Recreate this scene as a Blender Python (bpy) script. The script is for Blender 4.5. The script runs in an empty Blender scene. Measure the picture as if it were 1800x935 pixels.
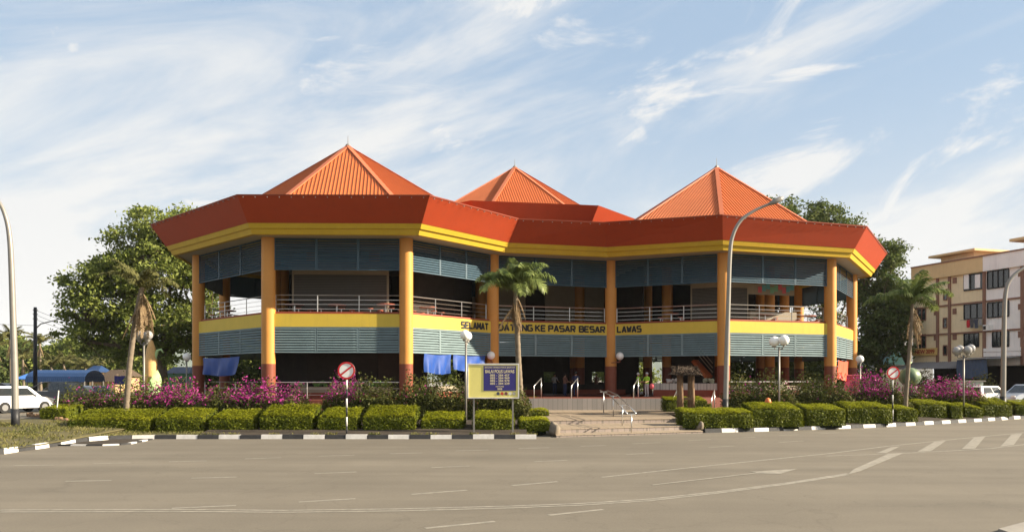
import bpy, bmesh, math, random
import numpy as np
from mathutils import Vector, Matrix
R = math.radians
rng = np.random.default_rng(7)
random.seed(7)
S = bpy.context.scene
COL = S.collection

# ---------------------------------------------------------------- camera, sky, sun, exposure
EYE, FPX, HZ = 2.45, 1418.0, 665.0
cam_d = bpy.data.cameras.new('camera'); cam = bpy.data.objects.new('camera', cam_d); COL.objects.link(cam)
cam.location = (0, 0, EYE); cam.rotation_euler = (R(90), 0, 0)
cam_d.sensor_width = 36; cam_d.lens = 36 * FPX / 1800; cam_d.shift_y = (HZ - 467.5) / 1800
cam_d.clip_start = .1; cam_d.clip_end = 20000
S.camera = cam
SUN_PHI, SUN_EL = R(6), R(25)          # towards the sun: azimuth from +X turning to -Y
sdir = Vector((math.cos(SUN_PHI) * math.cos(SUN_EL), -math.sin(SUN_PHI) * math.cos(SUN_EL), math.sin(SUN_EL)))
sun_d = bpy.data.lights.new('sun', 'SUN'); sun_d.energy = 5.0; sun_d.angle = R(.53); sun_d.color = (1, .87, .68)
sun = bpy.data.objects.new('sun', sun_d); COL.objects.link(sun); sun.location = (60, -10, 60)
sun.rotation_euler = (-sdir).to_track_quat('-Z', 'Y').to_euler()
W = bpy.data.worlds.new('World'); S.world = W; W.use_nodes = True
nt = W.node_tree; nd = nt.nodes; ln = nt.links; nd.clear()
def N(t, **k):
    n = nd.new(t)
    for a, b in k.items(): setattr(n, a, b)
    return n
out = N('ShaderNodeOutputWorld'); bg = N('ShaderNodeBackground'); ln.new(bg.outputs[0], out.inputs[0])
sky = N('ShaderNodeTexSky', sky_type='NISHITA', sun_disc=False, sun_elevation=SUN_EL, sun_rotation=math.atan2(sdir.x, sdir.y), air_density=1.3, dust_density=2.2, ozone_density=1.5)
bg.inputs[1].default_value = .05
tc = N('ShaderNodeTexCoord'); sp = N('ShaderNodeSeparateXYZ'); ln.new(tc.outputs['Generated'], sp.inputs[0])
def M(op, a, b=None):
    n = N('ShaderNodeMath', operation=op)
    for i, v in enumerate((a, b)):
        if v is None: continue
        if isinstance(v, (int, float)): n.inputs[i].default_value = v
        else: ln.new(v, n.inputs[i])
    return n.outputs[0]
zc = M('ADD', M('MAXIMUM', sp.outputs[2], 0.0), .16)
cu, cv = M('DIVIDE', sp.outputs[0], zc), M('DIVIDE', sp.outputs[1], zc)
cb = N('ShaderNodeCombineXYZ'); ln.new(cu, cb.inputs[0]); ln.new(cv, cb.inputs[1])
def noise(scale, stretch, rot, det, rough, off):
    vr = N('ShaderNodeVectorRotate', rotation_type='Y_AXIS'); vr.inputs['Angle'].default_value = rot; ln.new(tc.outputs['Generated'], vr.inputs['Vector'])
    mp = N('ShaderNodeMapping'); mp.inputs['Scale'].default_value = stretch; mp.inputs['Location'].default_value = off
    ln.new(vr.outputs[0], mp.inputs[0])
    n = N('ShaderNodeTexNoise'); n.inputs['Scale'].default_value = scale; n.inputs['Detail'].default_value = det; n.inputs['Roughness'].default_value = rough
    n.inputs['Distortion'].default_value = .6
    ln.new(mp.outputs[0], n.inputs['Vector']); return n.outputs['Fac']
n1 = noise(1.5, (1.1, 1.1, 4.2), R(20), 12, .6, (4.2, 8.8, 2.6))
n2 = noise(3.4, (1., 1., 2.6), R(14), 12, .62, (8.2, 5.1, 2))
def ramp(v, a, b):
    r = N('ShaderNodeMapRange', interpolation_type='SMOOTHSTEP'); r.inputs[1].default_value = a; r.inputs[2].default_value = b; ln.new(v, r.inputs[0]); return r.outputs[0]
wisp = M('MULTIPLY', ramp(n1, .40, .64), .92)
puff = ramp(n2, .54, .66)
low = ramp(sp.outputs[2], .36, .0)
cl = M('MINIMUM', M('ADD', M('MAXIMUM', wisp, puff), M('MULTIPLY', low, .6)), .94)
hz_ = N('ShaderNodeMix', data_type='RGBA'); hz_.inputs[0].default_value = .7; ln.new(sky.outputs[0], hz_.inputs[6]); hz_.inputs[7].default_value = (3.0, 4.15, 5.6, 1)
mx = N('ShaderNodeMix', data_type='RGBA'); ln.new(cl, mx.inputs[0]); ln.new(hz_.outputs[2], mx.inputs[6]); mx.inputs[7].default_value = (6.0, 6.0, 5.95, 1)
ln.new(mx.outputs[2], bg.inputs[0])
S.view_settings.view_transform = 'Standard'; S.view_settings.look = 'None'; S.view_settings.gamma = 1; S.view_settings.exposure = 1.55
S.cycles.use_denoising = True
S.cycles.max_bounces = 6; S.cycles.transparent_max_bounces = 8

# ---------------------------------------------------------------- helpers
def at(px, py, Y): return Vector(((px - 900) / FPX * Y, Y, EYE + (HZ - py) / FPX * Y))
def gx(px, Y): return (px - 900) / FPX * Y
def gy(py, z=0.): return (EYE - z) * FPX / (py - HZ)
def road_pt(px, py, z=0.): Y = gy(py, z); return Vector((gx(px, Y), Y, z))

def mat(name, col, rough=.7, var=.12, scale=3., metal=0., bump=0., bscale=40., trans=0., spec=.3, stains=0.):
    m = bpy.data.materials.new(name); m.use_nodes = True
    t = m.node_tree; p = t.nodes['Principled BSDF']
    p.inputs['Roughness'].default_value = rough; p.inputs['Metallic'].default_value = metal
    p.inputs['Specular IOR Level'].default_value = spec
    tcn = t.nodes.new('ShaderNodeTexCoord')
    ns = t.nodes.new('ShaderNodeTexNoise'); ns.inputs['Scale'].default_value = scale; ns.inputs['Detail'].default_value = 8; ns.inputs['Roughness'].default_value = .65
    t.links.new(tcn.outputs['Object'], ns.inputs['Vector'])
    r = t.nodes.new('ShaderNodeValToRGB'); c = Vector(col)
    r.color_ramp.elements[0].position = .3; r.color_ramp.elements[1].position = .7
    r.color_ramp.elements[0].color = (*(c * (1 - var)), 1); r.color_ramp.elements[1].color = (*(c * (1 + var)), 1)
    t.links.new(ns.outputs['Fac'], r.inputs[0])
    colout = r.outputs[0]
    if stains:
        mp = t.nodes.new('ShaderNodeMapping'); mp.inputs['Scale'].default_value = (2.2, 2.2, .25); t.links.new(tcn.outputs['Object'], mp.inputs[0])
        n3 = t.nodes.new('ShaderNodeTexNoise'); n3.inputs['Scale'].default_value = 1.6; n3.inputs['Detail'].default_value = 9; n3.inputs['Roughness'].default_value = .7; t.links.new(mp.outputs[0], n3.inputs['Vector'])
        mr = t.nodes.new('ShaderNodeMapRange'); mr.inputs[1].default_value = .52; mr.inputs[2].default_value = .75; mr.inputs[4].default_value = stains; t.links.new(n3.outputs['Fac'], mr.inputs[0])
        mm = t.nodes.new('ShaderNodeMix'); mm.data_type = 'RGBA'; t.links.new(mr.outputs[0], mm.inputs[0]); t.links.new(colout, mm.inputs[6]); mm.inputs[7].default_value = (c.x * .35 + .02, c.y * .35 + .02, c.z * .35 + .015, 1); colout = mm.outputs[2]
    t.links.new(colout, p.inputs['Base Color'])
    if bump:
        n2 = t.nodes.new('ShaderNodeTexNoise'); n2.inputs['Scale'].default_value = bscale; n2.inputs['Detail'].default_value = 6; t.links.new(tcn.outputs['Object'], n2.inputs['Vector'])
        b = t.nodes.new('ShaderNodeBump'); b.inputs['Strength'].default_value = bump; b.inputs['Distance'].default_value = .02; t.links.new(n2.outputs['Fac'], b.inputs['Height']); t.links.new(b.outputs[0], p.inputs['Normal'])
    return m

def leaf_mat(name, c1, c2, tr=.35, rough=.55):
    m = bpy.data.materials.new(name); m.use_nodes = True; t = m.node_tree; p = t.nodes['Principled BSDF']; o = t.nodes['Material Output']
    g = t.nodes.new('ShaderNodeNewGeometry'); tcn = t.nodes.new('ShaderNodeTexCoord')
    ns = t.nodes.new('ShaderNodeTexNoise'); ns.inputs['Scale'].default_value = .9; ns.inputs['Detail'].default_value = 4; t.links.new(tcn.outputs['Object'], ns.inputs['Vector'])
    a = t.nodes.new('ShaderNodeMath'); a.operation = 'MULTIPLY_ADD'; a.inputs[1].default_value = .55; t.links.new(g.outputs['Random Per Island'], a.inputs[0])
    b = t.nodes.new('ShaderNodeMath'); b.operation = 'MULTIPLY_ADD'; b.inputs[1].default_value = 1.6; b.inputs[2].default_value = -.58; t.links.new(ns.outputs['Fac'], b.inputs[0]); t.links.new(b.outputs[0], a.inputs[2])
    mx = t.nodes.new('ShaderNodeMix'); mx.data_type = 'RGBA'; mx.clamp_factor = True; mx.inputs[6].default_value = (*c1, 1); mx.inputs[7].default_value = (*c2, 1); t.links.new(a.outputs[0], mx.inputs[0])
    t.links.new(mx.outputs[2], p.inputs['Base Color']); p.inputs['Roughness'].default_value = rough; p.inputs['Specular IOR Level'].default_value = .12
    tl = t.nodes.new('ShaderNodeBsdfTranslucent'); t.links.new(mx.outputs[2], tl.inputs[0])
    ms = t.nodes.new('ShaderNodeMixShader'); ms.inputs[0].default_value = tr; t.links.new(p.outputs[0], ms.inputs[1]); t.links.new(tl.outputs[0], ms.inputs[2]); t.links.new(ms.outputs[0], o.inputs[0])
    return m

def glass_mat(name, col, rough=.08):
    m = mat(name, col, rough, .05, 2.); m.node_tree.nodes['Principled BSDF'].inputs['Specular IOR Level'].default_value = .8; return m

def tile_mat(name, c1, c2, mortar, sx, sy, rough=.5, msize=.02):
    m = bpy.data.materials.new(name); m.use_nodes = True; t = m.node_tree; p = t.nodes['Principled BSDF']; p.inputs['Roughness'].default_value = rough
    tcn = t.nodes.new('ShaderNodeTexCoord'); b = t.nodes.new('ShaderNodeTexBrick'); b.offset = 0
    b.inputs['Color1'].default_value = (*c1, 1); b.inputs['Color2'].default_value = (*c2, 1); b.inputs['Mortar'].default_value = (*mortar, 1)
    b.inputs['Scale'].default_value = 1; b.inputs['Brick Width'].default_value = sx; b.inputs['Row Height'].default_value = sy; b.inputs['Mortar Size'].default_value = msize
    t.links.new(tcn.outputs['Object'], b.inputs['Vector']); t.links.new(b.outputs[0], p.inputs['Base Color']); return m

class MB:
    def __init__(s): s.v = []; s.f = []; s.m = []; s.cur = 0
    def add(s, vs, fs):
        o = len(s.v); s.v += [tuple(v) for v in vs]
        for f in fs: s.f.append(tuple(i + o for i in f)); s.m.append(s.cur)
        return s
    def quad(s, a, b, c, d): return s.add([a, b, c, d], [(0, 1, 2, 3)])
    def hexa(s, b, t):  # bottom 4, top 4 (same winding, ccw from above)
        n = len(b); return s.add(list(b) + list(t), [tuple(range(n))[::-1], tuple(range(n, 2 * n))] + [(i, (i + 1) % n, n + (i + 1) % n, n + i) for i in range(n)])
    def prism(s, poly, z0, z1): return s.hexa([(x, y, z0) for x, y in poly], [(x, y, z1) for x, y in poly])
    def box(s, c, d, rz=0.):
        ca, sa = math.cos(rz), math.sin(rz); P = [(-d[0] / 2, -d[1] / 2), (d[0] / 2, -d[1] / 2), (d[0] / 2, d[1] / 2), (-d[0] / 2, d[1] / 2)]
        return s.prism([(c[0] + x * ca - y * sa, c[1] + x * sa + y * ca) for x, y in P], c[2] - d[2] / 2, c[2] + d[2] / 2)
    def wall(s, p, q, th, z0, z1):  # slab along p->q in plan, thickness th centred
        u = (Vector(q[:2]) - Vector(p[:2])).normalized(); n = Vector((u.y, -u.x)) * th / 2; p, q = Vector(p[:2]), Vector(q[:2])
        return s.prism([p + n, q + n, q - n, p - n], z0, z1)
    def bar(s, a, b, w, h=None, up=(0, 0, 1)):
        a, b = Vector(a), Vector(b); h = h or w; d = (b - a).normalized(); x = d.cross(Vector(up))
        if x.length < 1e-4: x = d.cross(Vector((1, 0, 0)))
        x = x.normalized() * w / 2; y = x.cross(d).normalized() * h / 2
        return s.hexa([a - x - y, a + x - y, a + x + y, a - x + y], [b - x - y, b + x - y, b + x + y, b - x + y])
    def tube(s, pts, rad, seg=8, cap=True):
        pts = [Vector(p) for p in pts]; n = len(pts); rad = rad if hasattr(rad, '__len__') else [rad] * n
        vs = []; ref = None
        for i, p in enumerate(pts):
            d = (pts[min(i + 1, n - 1)] - pts[max(i - 1, 0)]).normalized()
            if ref is None: ref = Vector((1, 0, 0)) if abs(d.x) < .8 else Vector((0, 1, 0))
            x = (ref - d * ref.dot(d)).normalized(); ref = x; y = d.cross(x)
            vs += [p + (x * math.cos(2 * math.pi * k / seg) + y * math.sin(2 * math.pi * k / seg)) * rad[i] for k in range(seg)]
        fs = [(i * seg + k, i * seg + (k + 1) % seg, (i + 1) * seg + (k + 1) % seg, (i + 1) * seg + k) for i in range(n - 1) for k in range(seg)]
        if cap: fs += [tuple(range(seg))[::-1], tuple(range((n - 1) * seg, n * seg))]
        return s.add(vs, fs)
    def lathe(s, prof, c=(0, 0, 0), seg=16):
        c = Vector(c); return s.tube_prof(prof, c, seg)
    def tube_prof(s, prof, c, seg):
        vs = [(c.x + r * math.cos(2 * math.pi * k / seg), c.y + r * math.sin(2 * math.pi * k / seg), c.z + z) for r, z in prof for k in range(seg)]; n = len(prof)
        fs = [(i * seg + k, i * seg + (k + 1) % seg, (i + 1) * seg + (k + 1) % seg, (i + 1) * seg + k) for i in range(n - 1) for k in range(seg)]
        return s.add(vs, fs + [tuple(range(seg))[::-1], tuple(range((n - 1) * seg, n * seg))])
    def ball(s, c, r, seg=14, rz=None):
        rz = rz or r; return s.lathe([(max(1e-3, r * math.sin(math.pi * i / 9)), -rz * math.cos(math.pi * i / 9)) for i in range(10)], c, seg)
    def build(s, name, mats, parent=None, smooth=False, local=False):
        o = origin_of(parent) if (parent and not local) else Vector((0, 0, 0))
        me = bpy.data.meshes.new(name); me.from_pydata([(v[0] - o.x, v[1] - o.y, v[2] - o.z) for v in s.v], [], s.f)
        mats = mats if isinstance(mats, (list, tuple)) else [mats]
        for m in mats: me.materials.append(m)
        if len(mats) > 1: me.polygons.foreach_set('material_index', s.m)
        if smooth: me.polygons.foreach_set('use_smooth', [True] * len(me.polygons)); 
        ob = bpy.data.objects.new(name, me); COL.objects.link(ob)
        if parent: ob.parent = parent
        if smooth == 'auto':
            me.set_sharp_from_angle(angle=R(40))
        return ob
def origin_of(o):
    v = Vector((0, 0, 0))
    while o: v += o.location; o = o.parent
    return v
def tag(o, label, cat, group=None, kind=None):
    if label: o['label'] = label
    if cat: o['category'] = cat
    if group: o['group'] = group
    if kind: o['kind'] = kind
    return o
def thing(name, label, cat, loc=(0, 0, 0), group=None, rz=0.):
    e = bpy.data.objects.new(name, None); COL.objects.link(e); e.location = loc; e.rotation_euler = (0, 0, rz); e.empty_display_size = .2
    return tag(e, label, cat, group)
def struct(o, kind='structure'): o['kind'] = kind; return o
def stuff(o): o['kind'] = 'stuff'; return o
def copy_tree(o, loc=None, rz=None, label=None, parent=None):
    c = o.copy(); COL.objects.link(c); c.parent = parent
    if loc is not None: c.location = loc
    if rz is not None: c.rotation_euler = (0, 0, rz)
    if label: c['label'] = label
    for ch in list(o.children): copy_tree(ch, parent=c)
    return c

def quads_mesh(name, V, mats, parent=None, mi=None):
    """V: (n,4,3) world coords -> one mesh of quads"""
    o = origin_of(parent); V = V - np.array([o.x, o.y, o.z]); n = len(V)
    me = bpy.data.meshes.new(name); me.vertices.add(4 * n); me.vertices.foreach_set('co', V.reshape(-1).astype(np.float32))
    me.loops.add(4 * n); me.loops.foreach_set('vertex_index', np.arange(4 * n, dtype=np.int32))
    me.polygons.add(n); me.polygons.foreach_set('loop_start', np.arange(0, 4 * n, 4, dtype=np.int32))
    mats = mats if isinstance(mats, (list, tuple)) else [mats]
    for m in mats: me.materials.append(m)
    if mi is not None: me.polygons.foreach_set('material_index', mi.astype(np.int32))
    me.update(calc_edges=True); me.validate()
    ob = bpy.data.objects.new(name, me); COL.objects.link(ob)
    if parent: ob.parent = parent
    return ob
def leaf_quads(P, size, nrm=None, spread=1., aspect=1.7):
    n = len(P); d = rng.normal(size=(n, 3)); d /= np.linalg.norm(d, axis=1)[:, None]
    if nrm is not None: d = d * spread + nrm; d /= np.linalg.norm(d, axis=1)[:, None]
    r = rng.normal(size=(n, 3)); a = np.cross(d, r); a /= np.linalg.norm(a, axis=1)[:, None] + 1e-9; b = np.cross(d, a)
    s = size * rng.uniform(.6, 1.3, n)[:, None]; a = a * s * aspect / 2; b = b * s / 2
    return np.stack([P - a, P + b * .9 - a * .1, P + a, P - b * .9 - a * .1], axis=1)

# ---------------------------------------------------------------- materials
ASPH = mat('asphalt', (.142, .123, .094), .9, .1, .35, bump=.25, bscale=60, stains=.0)
def road_wear(m):
    t = m.node_tree; p = t.nodes['Principled BSDF']; src = p.inputs['Base Color'].links[0].from_socket
    tcn = t.nodes.new('ShaderNodeTexCoord'); mp = t.nodes.new('ShaderNodeMapping'); mp.inputs['Scale'].default_value = (.03, .5, 1); mp.inputs['Rotation'].default_value = (0, 0, R(-6)); t.links.new(tcn.outputs['Object'], mp.inputs[0])
    n = t.nodes.new('ShaderNodeTexNoise'); n.inputs['Scale'].default_value = 1.; n.inputs['Detail'].default_value = 5; t.links.new(mp.outputs[0], n.inputs[0])
    g = t.nodes.new('ShaderNodeTexNoise'); g.inputs['Scale'].default_value = 22.; g.inputs['Detail'].default_value = 3; t.links.new(tcn.outputs['Object'], g.inputs[0])
    a = t.nodes.new('ShaderNodeMath'); a.operation = 'MULTIPLY_ADD'; a.inputs[1].default_value = .5; t.links.new(g.outputs['Fac'], a.inputs[0]); t.links.new(n.outputs['Fac'], a.inputs[2])
    mr = t.nodes.new('ShaderNodeMapRange'); mr.inputs[1].default_value = .5; mr.inputs[2].default_value = 1.; mr.inputs[3].default_value = .76; mr.inputs[4].default_value = 1.2; t.links.new(a.outputs[0], mr.inputs[0])
    mm = t.nodes.new('ShaderNodeVectorMath'); mm.operation = 'SCALE'; t.links.new(src, mm.inputs[0]); t.links.new(mr.outputs[0], mm.inputs['Scale']); vo = t.nodes.new('ShaderNodeTexVoronoi'); vo.feature = 'DISTANCE_TO_EDGE'; vo.inputs['Scale'].default_value = .33; wn = t.nodes.new('ShaderNodeTexNoise'); wn.inputs['Scale'].default_value = 1.3; wn.inputs['Detail'].default_value = 5; t.links.new(tcn.outputs['Object'], wn.inputs[0])
    wv = t.nodes.new('ShaderNodeVectorMath'); wv.operation = 'MULTIPLY_ADD'; wv.inputs[1].default_value = (1.6, 1.6, 0); t.links.new(wn.outputs['Color'], wv.inputs[0]); t.links.new(tcn.outputs['Object'], wv.inputs[2]); t.links.new(wv.outputs[0], vo.inputs['Vector'])
    cr = t.nodes.new('ShaderNodeMapRange'); cr.inputs[1].default_value = .0; cr.inputs[2].default_value = .012; cr.inputs[3].default_value = .88; t.links.new(vo.outputs['Distance'], cr.inputs[0])
    cm = t.nodes.new('ShaderNodeMapRange'); cm.inputs[1].default_value = .5; cm.inputs[2].default_value = .62; t.links.new(n.outputs['Fac'], cm.inputs[0])
    mxx = t.nodes.new('ShaderNodeMath'); mxx.operation = 'MAXIMUM'; t.links.new(cr.outputs[0], mxx.inputs[0]); t.links.new(cm.outputs[0], mxx.inputs[1])
    m3 = t.nodes.new('ShaderNodeVectorMath'); m3.operation = 'SCALE'; t.links.new(mm.outputs[0], m3.inputs[0]); t.links.new(mxx.outputs[0], m3.inputs['Scale']); t.links.new(m3.outputs[0], p.inputs['Base Color'])
road_wear(ASPH)
PAINT = mat('worn_road_paint', (.23, .21, .172), .8, .3, 5.)
KWHITE = mat('kerb_white', (.62, .6, .56), .7, .14, 4., stains=.35); KBLACK = mat('kerb_black', (.035, .035, .036), .7, .3, 5.)
SOIL = mat('garden_soil', (.04, .03, .02), .95, .35, 1.2, bump=.5); GRASS = mat('verge_grass', (.09, .078, .032), .95, .3, .9, bump=.6, bscale=30)
FARG = mat('far_ground', (.12, .12, .06), .95, .3, .05); CONC = mat('concrete', (.24, .22, .19), .85, .15, 1., stains=.3)
RED = mat('fascia_red', (.34, .044, .011), .6, .06, 1.2, stains=.22, bump=.08, bscale=25); YEL = mat('yellow_paint', (.52, .34, .028), .55, .06, 1.5, stains=.18)
BANDY = mat('band_yellow', (.60, .43, .055), .6, .05, 1.2, stains=.2)
OCH = mat('column_ochre', (.56, .25, .055), .5, .06, 1.2, stains=.15); BROWN = mat('column_brown', (.2, .055, .028), .55, .1, 1.5, stains=.2)
ROOF = mat('metal_roof_orange', (.46, .118, .032), .6, .08, .6, stains=.12, spec=.2); RIDGE = mat('ridge_cap_orange', (.42, .12, .05), .6, .06, .6)
LOUV = mat('louver_bluegrey', (.165, .225, .235), .5, .12, 2., spec=.4); LOUVU = mat('louver_upper_shaded', (.045, .085, .115), .5, .12, 2., spec=.4)  # LOUVU: upper louvres, eaves shade put into a darker blue
SOFF = mat('soffit_white', (.42, .36, .26), .8, .06, 1.); DRED = mat('skirting_red', (.24, .05, .025), .6, .1, 2.)
STEEL = mat('stainless', (.62, .6, .57), .28, .05, 3., metal=.9); GALV = mat('galvanised', (.24, .225, .2), .45, .1, 2., metal=.3)
SHUT = mat('shutter_grey', (.065, .06, .054), .6, .08, 2.); BEIGE = mat('beige_board', (.30, .25, .18), .7, .08, 1.5)
DARK = mat('interior_shade', (.03, .023, .019), .9, .3, 1.); FLOOR = mat('floor_cement', (.2, .17, .14), .8, .2, 1.)  # DARK: indoor shade put into a near-black colour
BLACKP = mat('black_paint', (.02, .02, .022), .5, .2, 3.); WOOD = mat('weathered_wood', (.2, .12, .065), .8, .3, 6., bump=.4); THATCH = mat('thatch', (.075, .052, .035), .95, .35, 9., bump=.6)
GLOBE = mat('lamp_globe_white', (.86, .84, .8), .25, .03, 2., spec=.5)
BLUET = mat('blue_tarpaulin', (.016, .062, .27), .5, .2, 2.); TREDT = mat('red_tarpaulin', (.75, .10, .05), .5, .12, 2.)
BARK = mat('bark', (.15, .11, .075), .9, .3, 5., bump=.6, bscale=15); PBARK = mat('palm_bark', (.17, .135, .095), .9, .25, 6., bump=.5, bscale=12)
LEAF1 = leaf_mat('tree_leaf', (.065, .1, .02), (.29, .32, .075)); LEAF2 = leaf_mat('dark_tree_leaf', (.038, .068, .02), (.15, .175, .05))
LEAFH = leaf_mat('hedge_leaf', (.04, .06, .005), (.15, .165, .012), .25); LEAFB = leaf_mat('bougainvillea_leaf', (.035, .05, .012), (.14, .14, .035), .3)
LEAFT = leaf_mat('hedge_top_sunlit', (.19, .22, .01), (.42, .42, .024), .25)  # hedge-top leaves: sunlight put into a lighter yellow-green
LEAFD = leaf_mat('dull_leaf', (.06, .065, .02), (.18, .17, .06), .3)
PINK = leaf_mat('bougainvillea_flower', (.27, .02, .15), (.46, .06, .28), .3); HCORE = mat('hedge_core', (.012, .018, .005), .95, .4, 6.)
FROND = leaf_mat('palm_frond', (.05, .085, .02), (.23, .27, .085), .3, .4); DRYF = leaf_mat('dry_frond', (.14, .095, .055), (.34, .24, .13), .25)
GLASS = glass_mat('dark_glass', (.02, .025, .028)); TYRE = mat('tyre', (.02, .02, .02), .85, .1, 4.); RIM = mat('rim', (.22, .22, .22), .4, .05, 3., metal=.7)

# ---------------------------------------------------------------- ground, road, kerbs
mb = MB(); mb.quad((-2900, -300, -.06), (2900, -300, -.06), (2900, 4400, -.06), (-2900, 4400, -.06)); struct(mb.build('ground', FARG))
mb = MB(); n = 40
mb.quad((-140, -30, 0), (140, -30, 0), (140, 62, 0), (-140, 62, 0)); road = struct(mb.build('road', ASPH))
pxk = [(0, 799), (29.5, 794), (54, 790.6), (76, 788), (95, 784.5), (113, 781.5), (131, 779.5), (148, 777), (167, 774.8), (197, 773), (231, 771.8), (278, 771.2)]
KL = [(-40, 14.), (-26, 20.6)] + [tuple(road_pt(*p)[:2]) for p in pxk] + [tuple(road_pt(x, 771.2)[:2]) for x in (400, 600, 800, 968)]
KR = [tuple(road_pt(*p)[:2]) for p in ((1240, 760.5), (1325, 758.5), (1400, 756), (1475, 753.5), (1550, 750.6), (1650, 745), (1725, 740.5), (1800, 735.3))] + [(41, 57.5), (60, 72)]
def resample(P, step):
    P = [Vector(p) for p in P]; out = [P[0]]; i = 0; left = step; cur = P[0]
    while i < len(P) - 1:
        d = (P[i + 1] - cur).length
        if d >= left: cur = cur + (P[i + 1] - cur).normalized() * left; out.append(cur); left = step
        else: left -= d; i += 1; cur = P[i]
    return out
def kerb(name, P, label_, step=.86, h=.17, w=.17):
    e = thing(name, None, None); struct(e)
    Q = resample(P, step)
    for i in range(len(Q) - 1):
        a, b = Q[i], Q[i + 1]; u = (b - a).normalized(); nn = Vector((-u.y, u.x)); hh = h * random.uniform(.93, 1.06); j = random.uniform(-.012, .012)
        a2, b2 = a + u * .006 + nn * j, b - u * .006 + nn * j
        m_ = MB(); m_.hexa([(*(a2), 0), (*(b2), 0), (*(b2 + nn * w), 0), (*(a2 + nn * w), 0)], [(*(a2 + nn * .025), hh), (*(b2 + nn * .025), hh), (*(b2 + nn * w), hh), (*(a2 + nn * w), hh)])
        m_.build('kerb_block', KWHITE if i % 2 else KBLACK, e)
    return e
kerb('kerb', KL, ''); kerb('kerb', KR, '')
# thin flush kerb strip of the small island
e = thing('flush_kerb', None, None); struct(e); Q = resample([road_pt(*p)[:2] for p in ((101, 783), (140, 783.3), (180, 783), (221, 781.5), (240, 777.5), (268, 771.8))], .55)
for i in range(len(Q) - 1):
    m_ = MB(); m_.wall(Q[i], Q[i + 1], .16, .001, .05); m_.build('kerb_block', KWHITE if i % 2 else KBLACK, e)
mb = MB(); mb.prism([road_pt(*p)[:2] for p in ((105, 781.5), (180, 781), (221, 779.5), (262, 771.6), (200, 773), (150, 777))], .002, .03); struct(mb.build('dirt_island', SOIL))
# raised site behind the kerb: strips following the kerb line
full = resample(KL, 1.5) + [Vector(road_pt(1000, 764)[:2]), Vector(road_pt(1120, 761)[:2]), Vector(road_pt(1200, 760)[:2])] + resample(KR, 1.5)
offs = [(.17, .12), (.5, .17), (1.5, .27), (3.5, .40), (7, .47), (12, .5), (30, .5), (90, .5)]
# the entrance steps cut through; site ground starts behind them there
def site(P, mt, name, offs=offs):
    V = []; F = []; k = len(offs)
    for p in P:
        for dy, z in offs: V.append((p.x, p.y + dy, z))
    for i in range(len(P) - 1):
        for j in range(k - 1): F.append((i * k + j, (i + 1) * k + j, (i + 1) * k + j + 1, i * k + j + 1))
    me = bpy.data.meshes.new(name); me.from_pydata(V, [], F); me.materials.append(mt); o = bpy.data.objects.new(name, me); COL.objects.link(o); return struct(o)
iL = [p for p in full if p.x < -12.6]; iM = [p for p in full if -13.2 < p.x < 1.7]; iR = [p for p in full if p.x > 8.5]
site(iL, GRASS, 'grass_verge', [(.17, .13), (.8, .14), (2, .165), (4, .22), (7, .31), (11, .42), (16, .5), (30, .5), (90, .5)]); site(iM, SOIL, 'garden_bed'); site(iR, SOIL, 'garden_bed')
mb = MB(); mb.quad((-400, 50, .47), (400, 50, .47), (400, 700, .47), (-400, 700, .47)); struct(mb.build('car_park', CONC))
mb = MB(); mb.prism([(-90, 33), (-27, 35.5), (-21.5, 41), (-20.8, 50), (-20.8, 64), (-90, 64)], .46, .515); struct(mb.build('side_road', ASPH))
mb = MB(); mb.prism([(30.5, 53), (60, 76), (60, 64), (38, 52)], .46, .51); struct(mb.build('side_road', ASPH))
mb = MB(); mb.prism([road_pt(1755, 935)[:2], road_pt(1800, 923)[:2], (14, 8), (7.6, 8)], .002, .06); struct(mb.build('pavement', CONC))

# road paint (parts of the road)
def line(p, q, w=.12):
    a, b = road_pt(*p), road_pt(*q); m_ = MB(); u = (b - a).normalized(); nn = Vector((-u.y, u.x, 0)) * w / 2
    m_.quad(*[v + Vector((0, 0, .004)) for v in (a - nn, b - nn, b + nn, a + nn)]); return m_.build('lane_marking', PAINT, road)
def pline(P, w=.12, dz=.004):
    P = [road_pt(*p) for p in P]; m_ = MB(); L_ = []; R_ = []
    for i, p in enumerate(P):
        u = (P[min(i + 1, len(P) - 1)] - P[max(i - 1, 0)]).normalized(); nn = Vector((-u.y, u.x, 0)) * w / 2; L_.append(p - nn + Vector((0, 0, dz))); R_.append(p + nn + Vector((0, 0, dz)))
    for i in range(len(P) - 1): m_.quad(L_[i], L_[i + 1], R_[i + 1], R_[i])
    return m_.build('lane_marking', PAINT, road)
for p, q in (((24, 818), (95, 817)), ((164, 814.5), (229, 813)), ((297, 811), (363, 809.5)), ((431, 806), (495, 804)), ((560, 801.5), (623, 799.5)), ((685, 797), (742, 795.5)), ((801, 792), (858, 790.5)), ((912, 788), (965, 786.5)), ((1020, 784), (1065, 782.5)), ((1112, 779.5), (1160, 777.5)), ((1210, 774), (1250, 772)), ((1295, 769.5), (1328, 768)), ((1370, 765), (1405, 763.5)), ((1442, 762), (1475, 760)),
             ((115, 845.5), (196, 844)), ((336, 840), (416, 838)), ((553, 832), (627, 829)), ((758, 821.5), (826, 818.5)), ((939, 811), (997, 808.5)), ((1100, 798.5), (1150, 795.5)), ((1245, 786), (1290, 783.5)), ((1370, 777), (1412, 774.5)),
             ((302, 893), (415, 888)), ((525, 882), (625, 876)), ((723, 868.5), (821, 861)), ((900, 853), (980, 846)), ((747, 928), (870, 916)), ((965, 905), (1060, 895))): line(p, q)
pline([(0, 896), (120, 895.5), (300, 895), (500, 896.5), (700, 894), (900, 889), (1020, 884.5), (1140, 877), (1260, 864), (1380, 849), (1490, 832)], .11)
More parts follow.
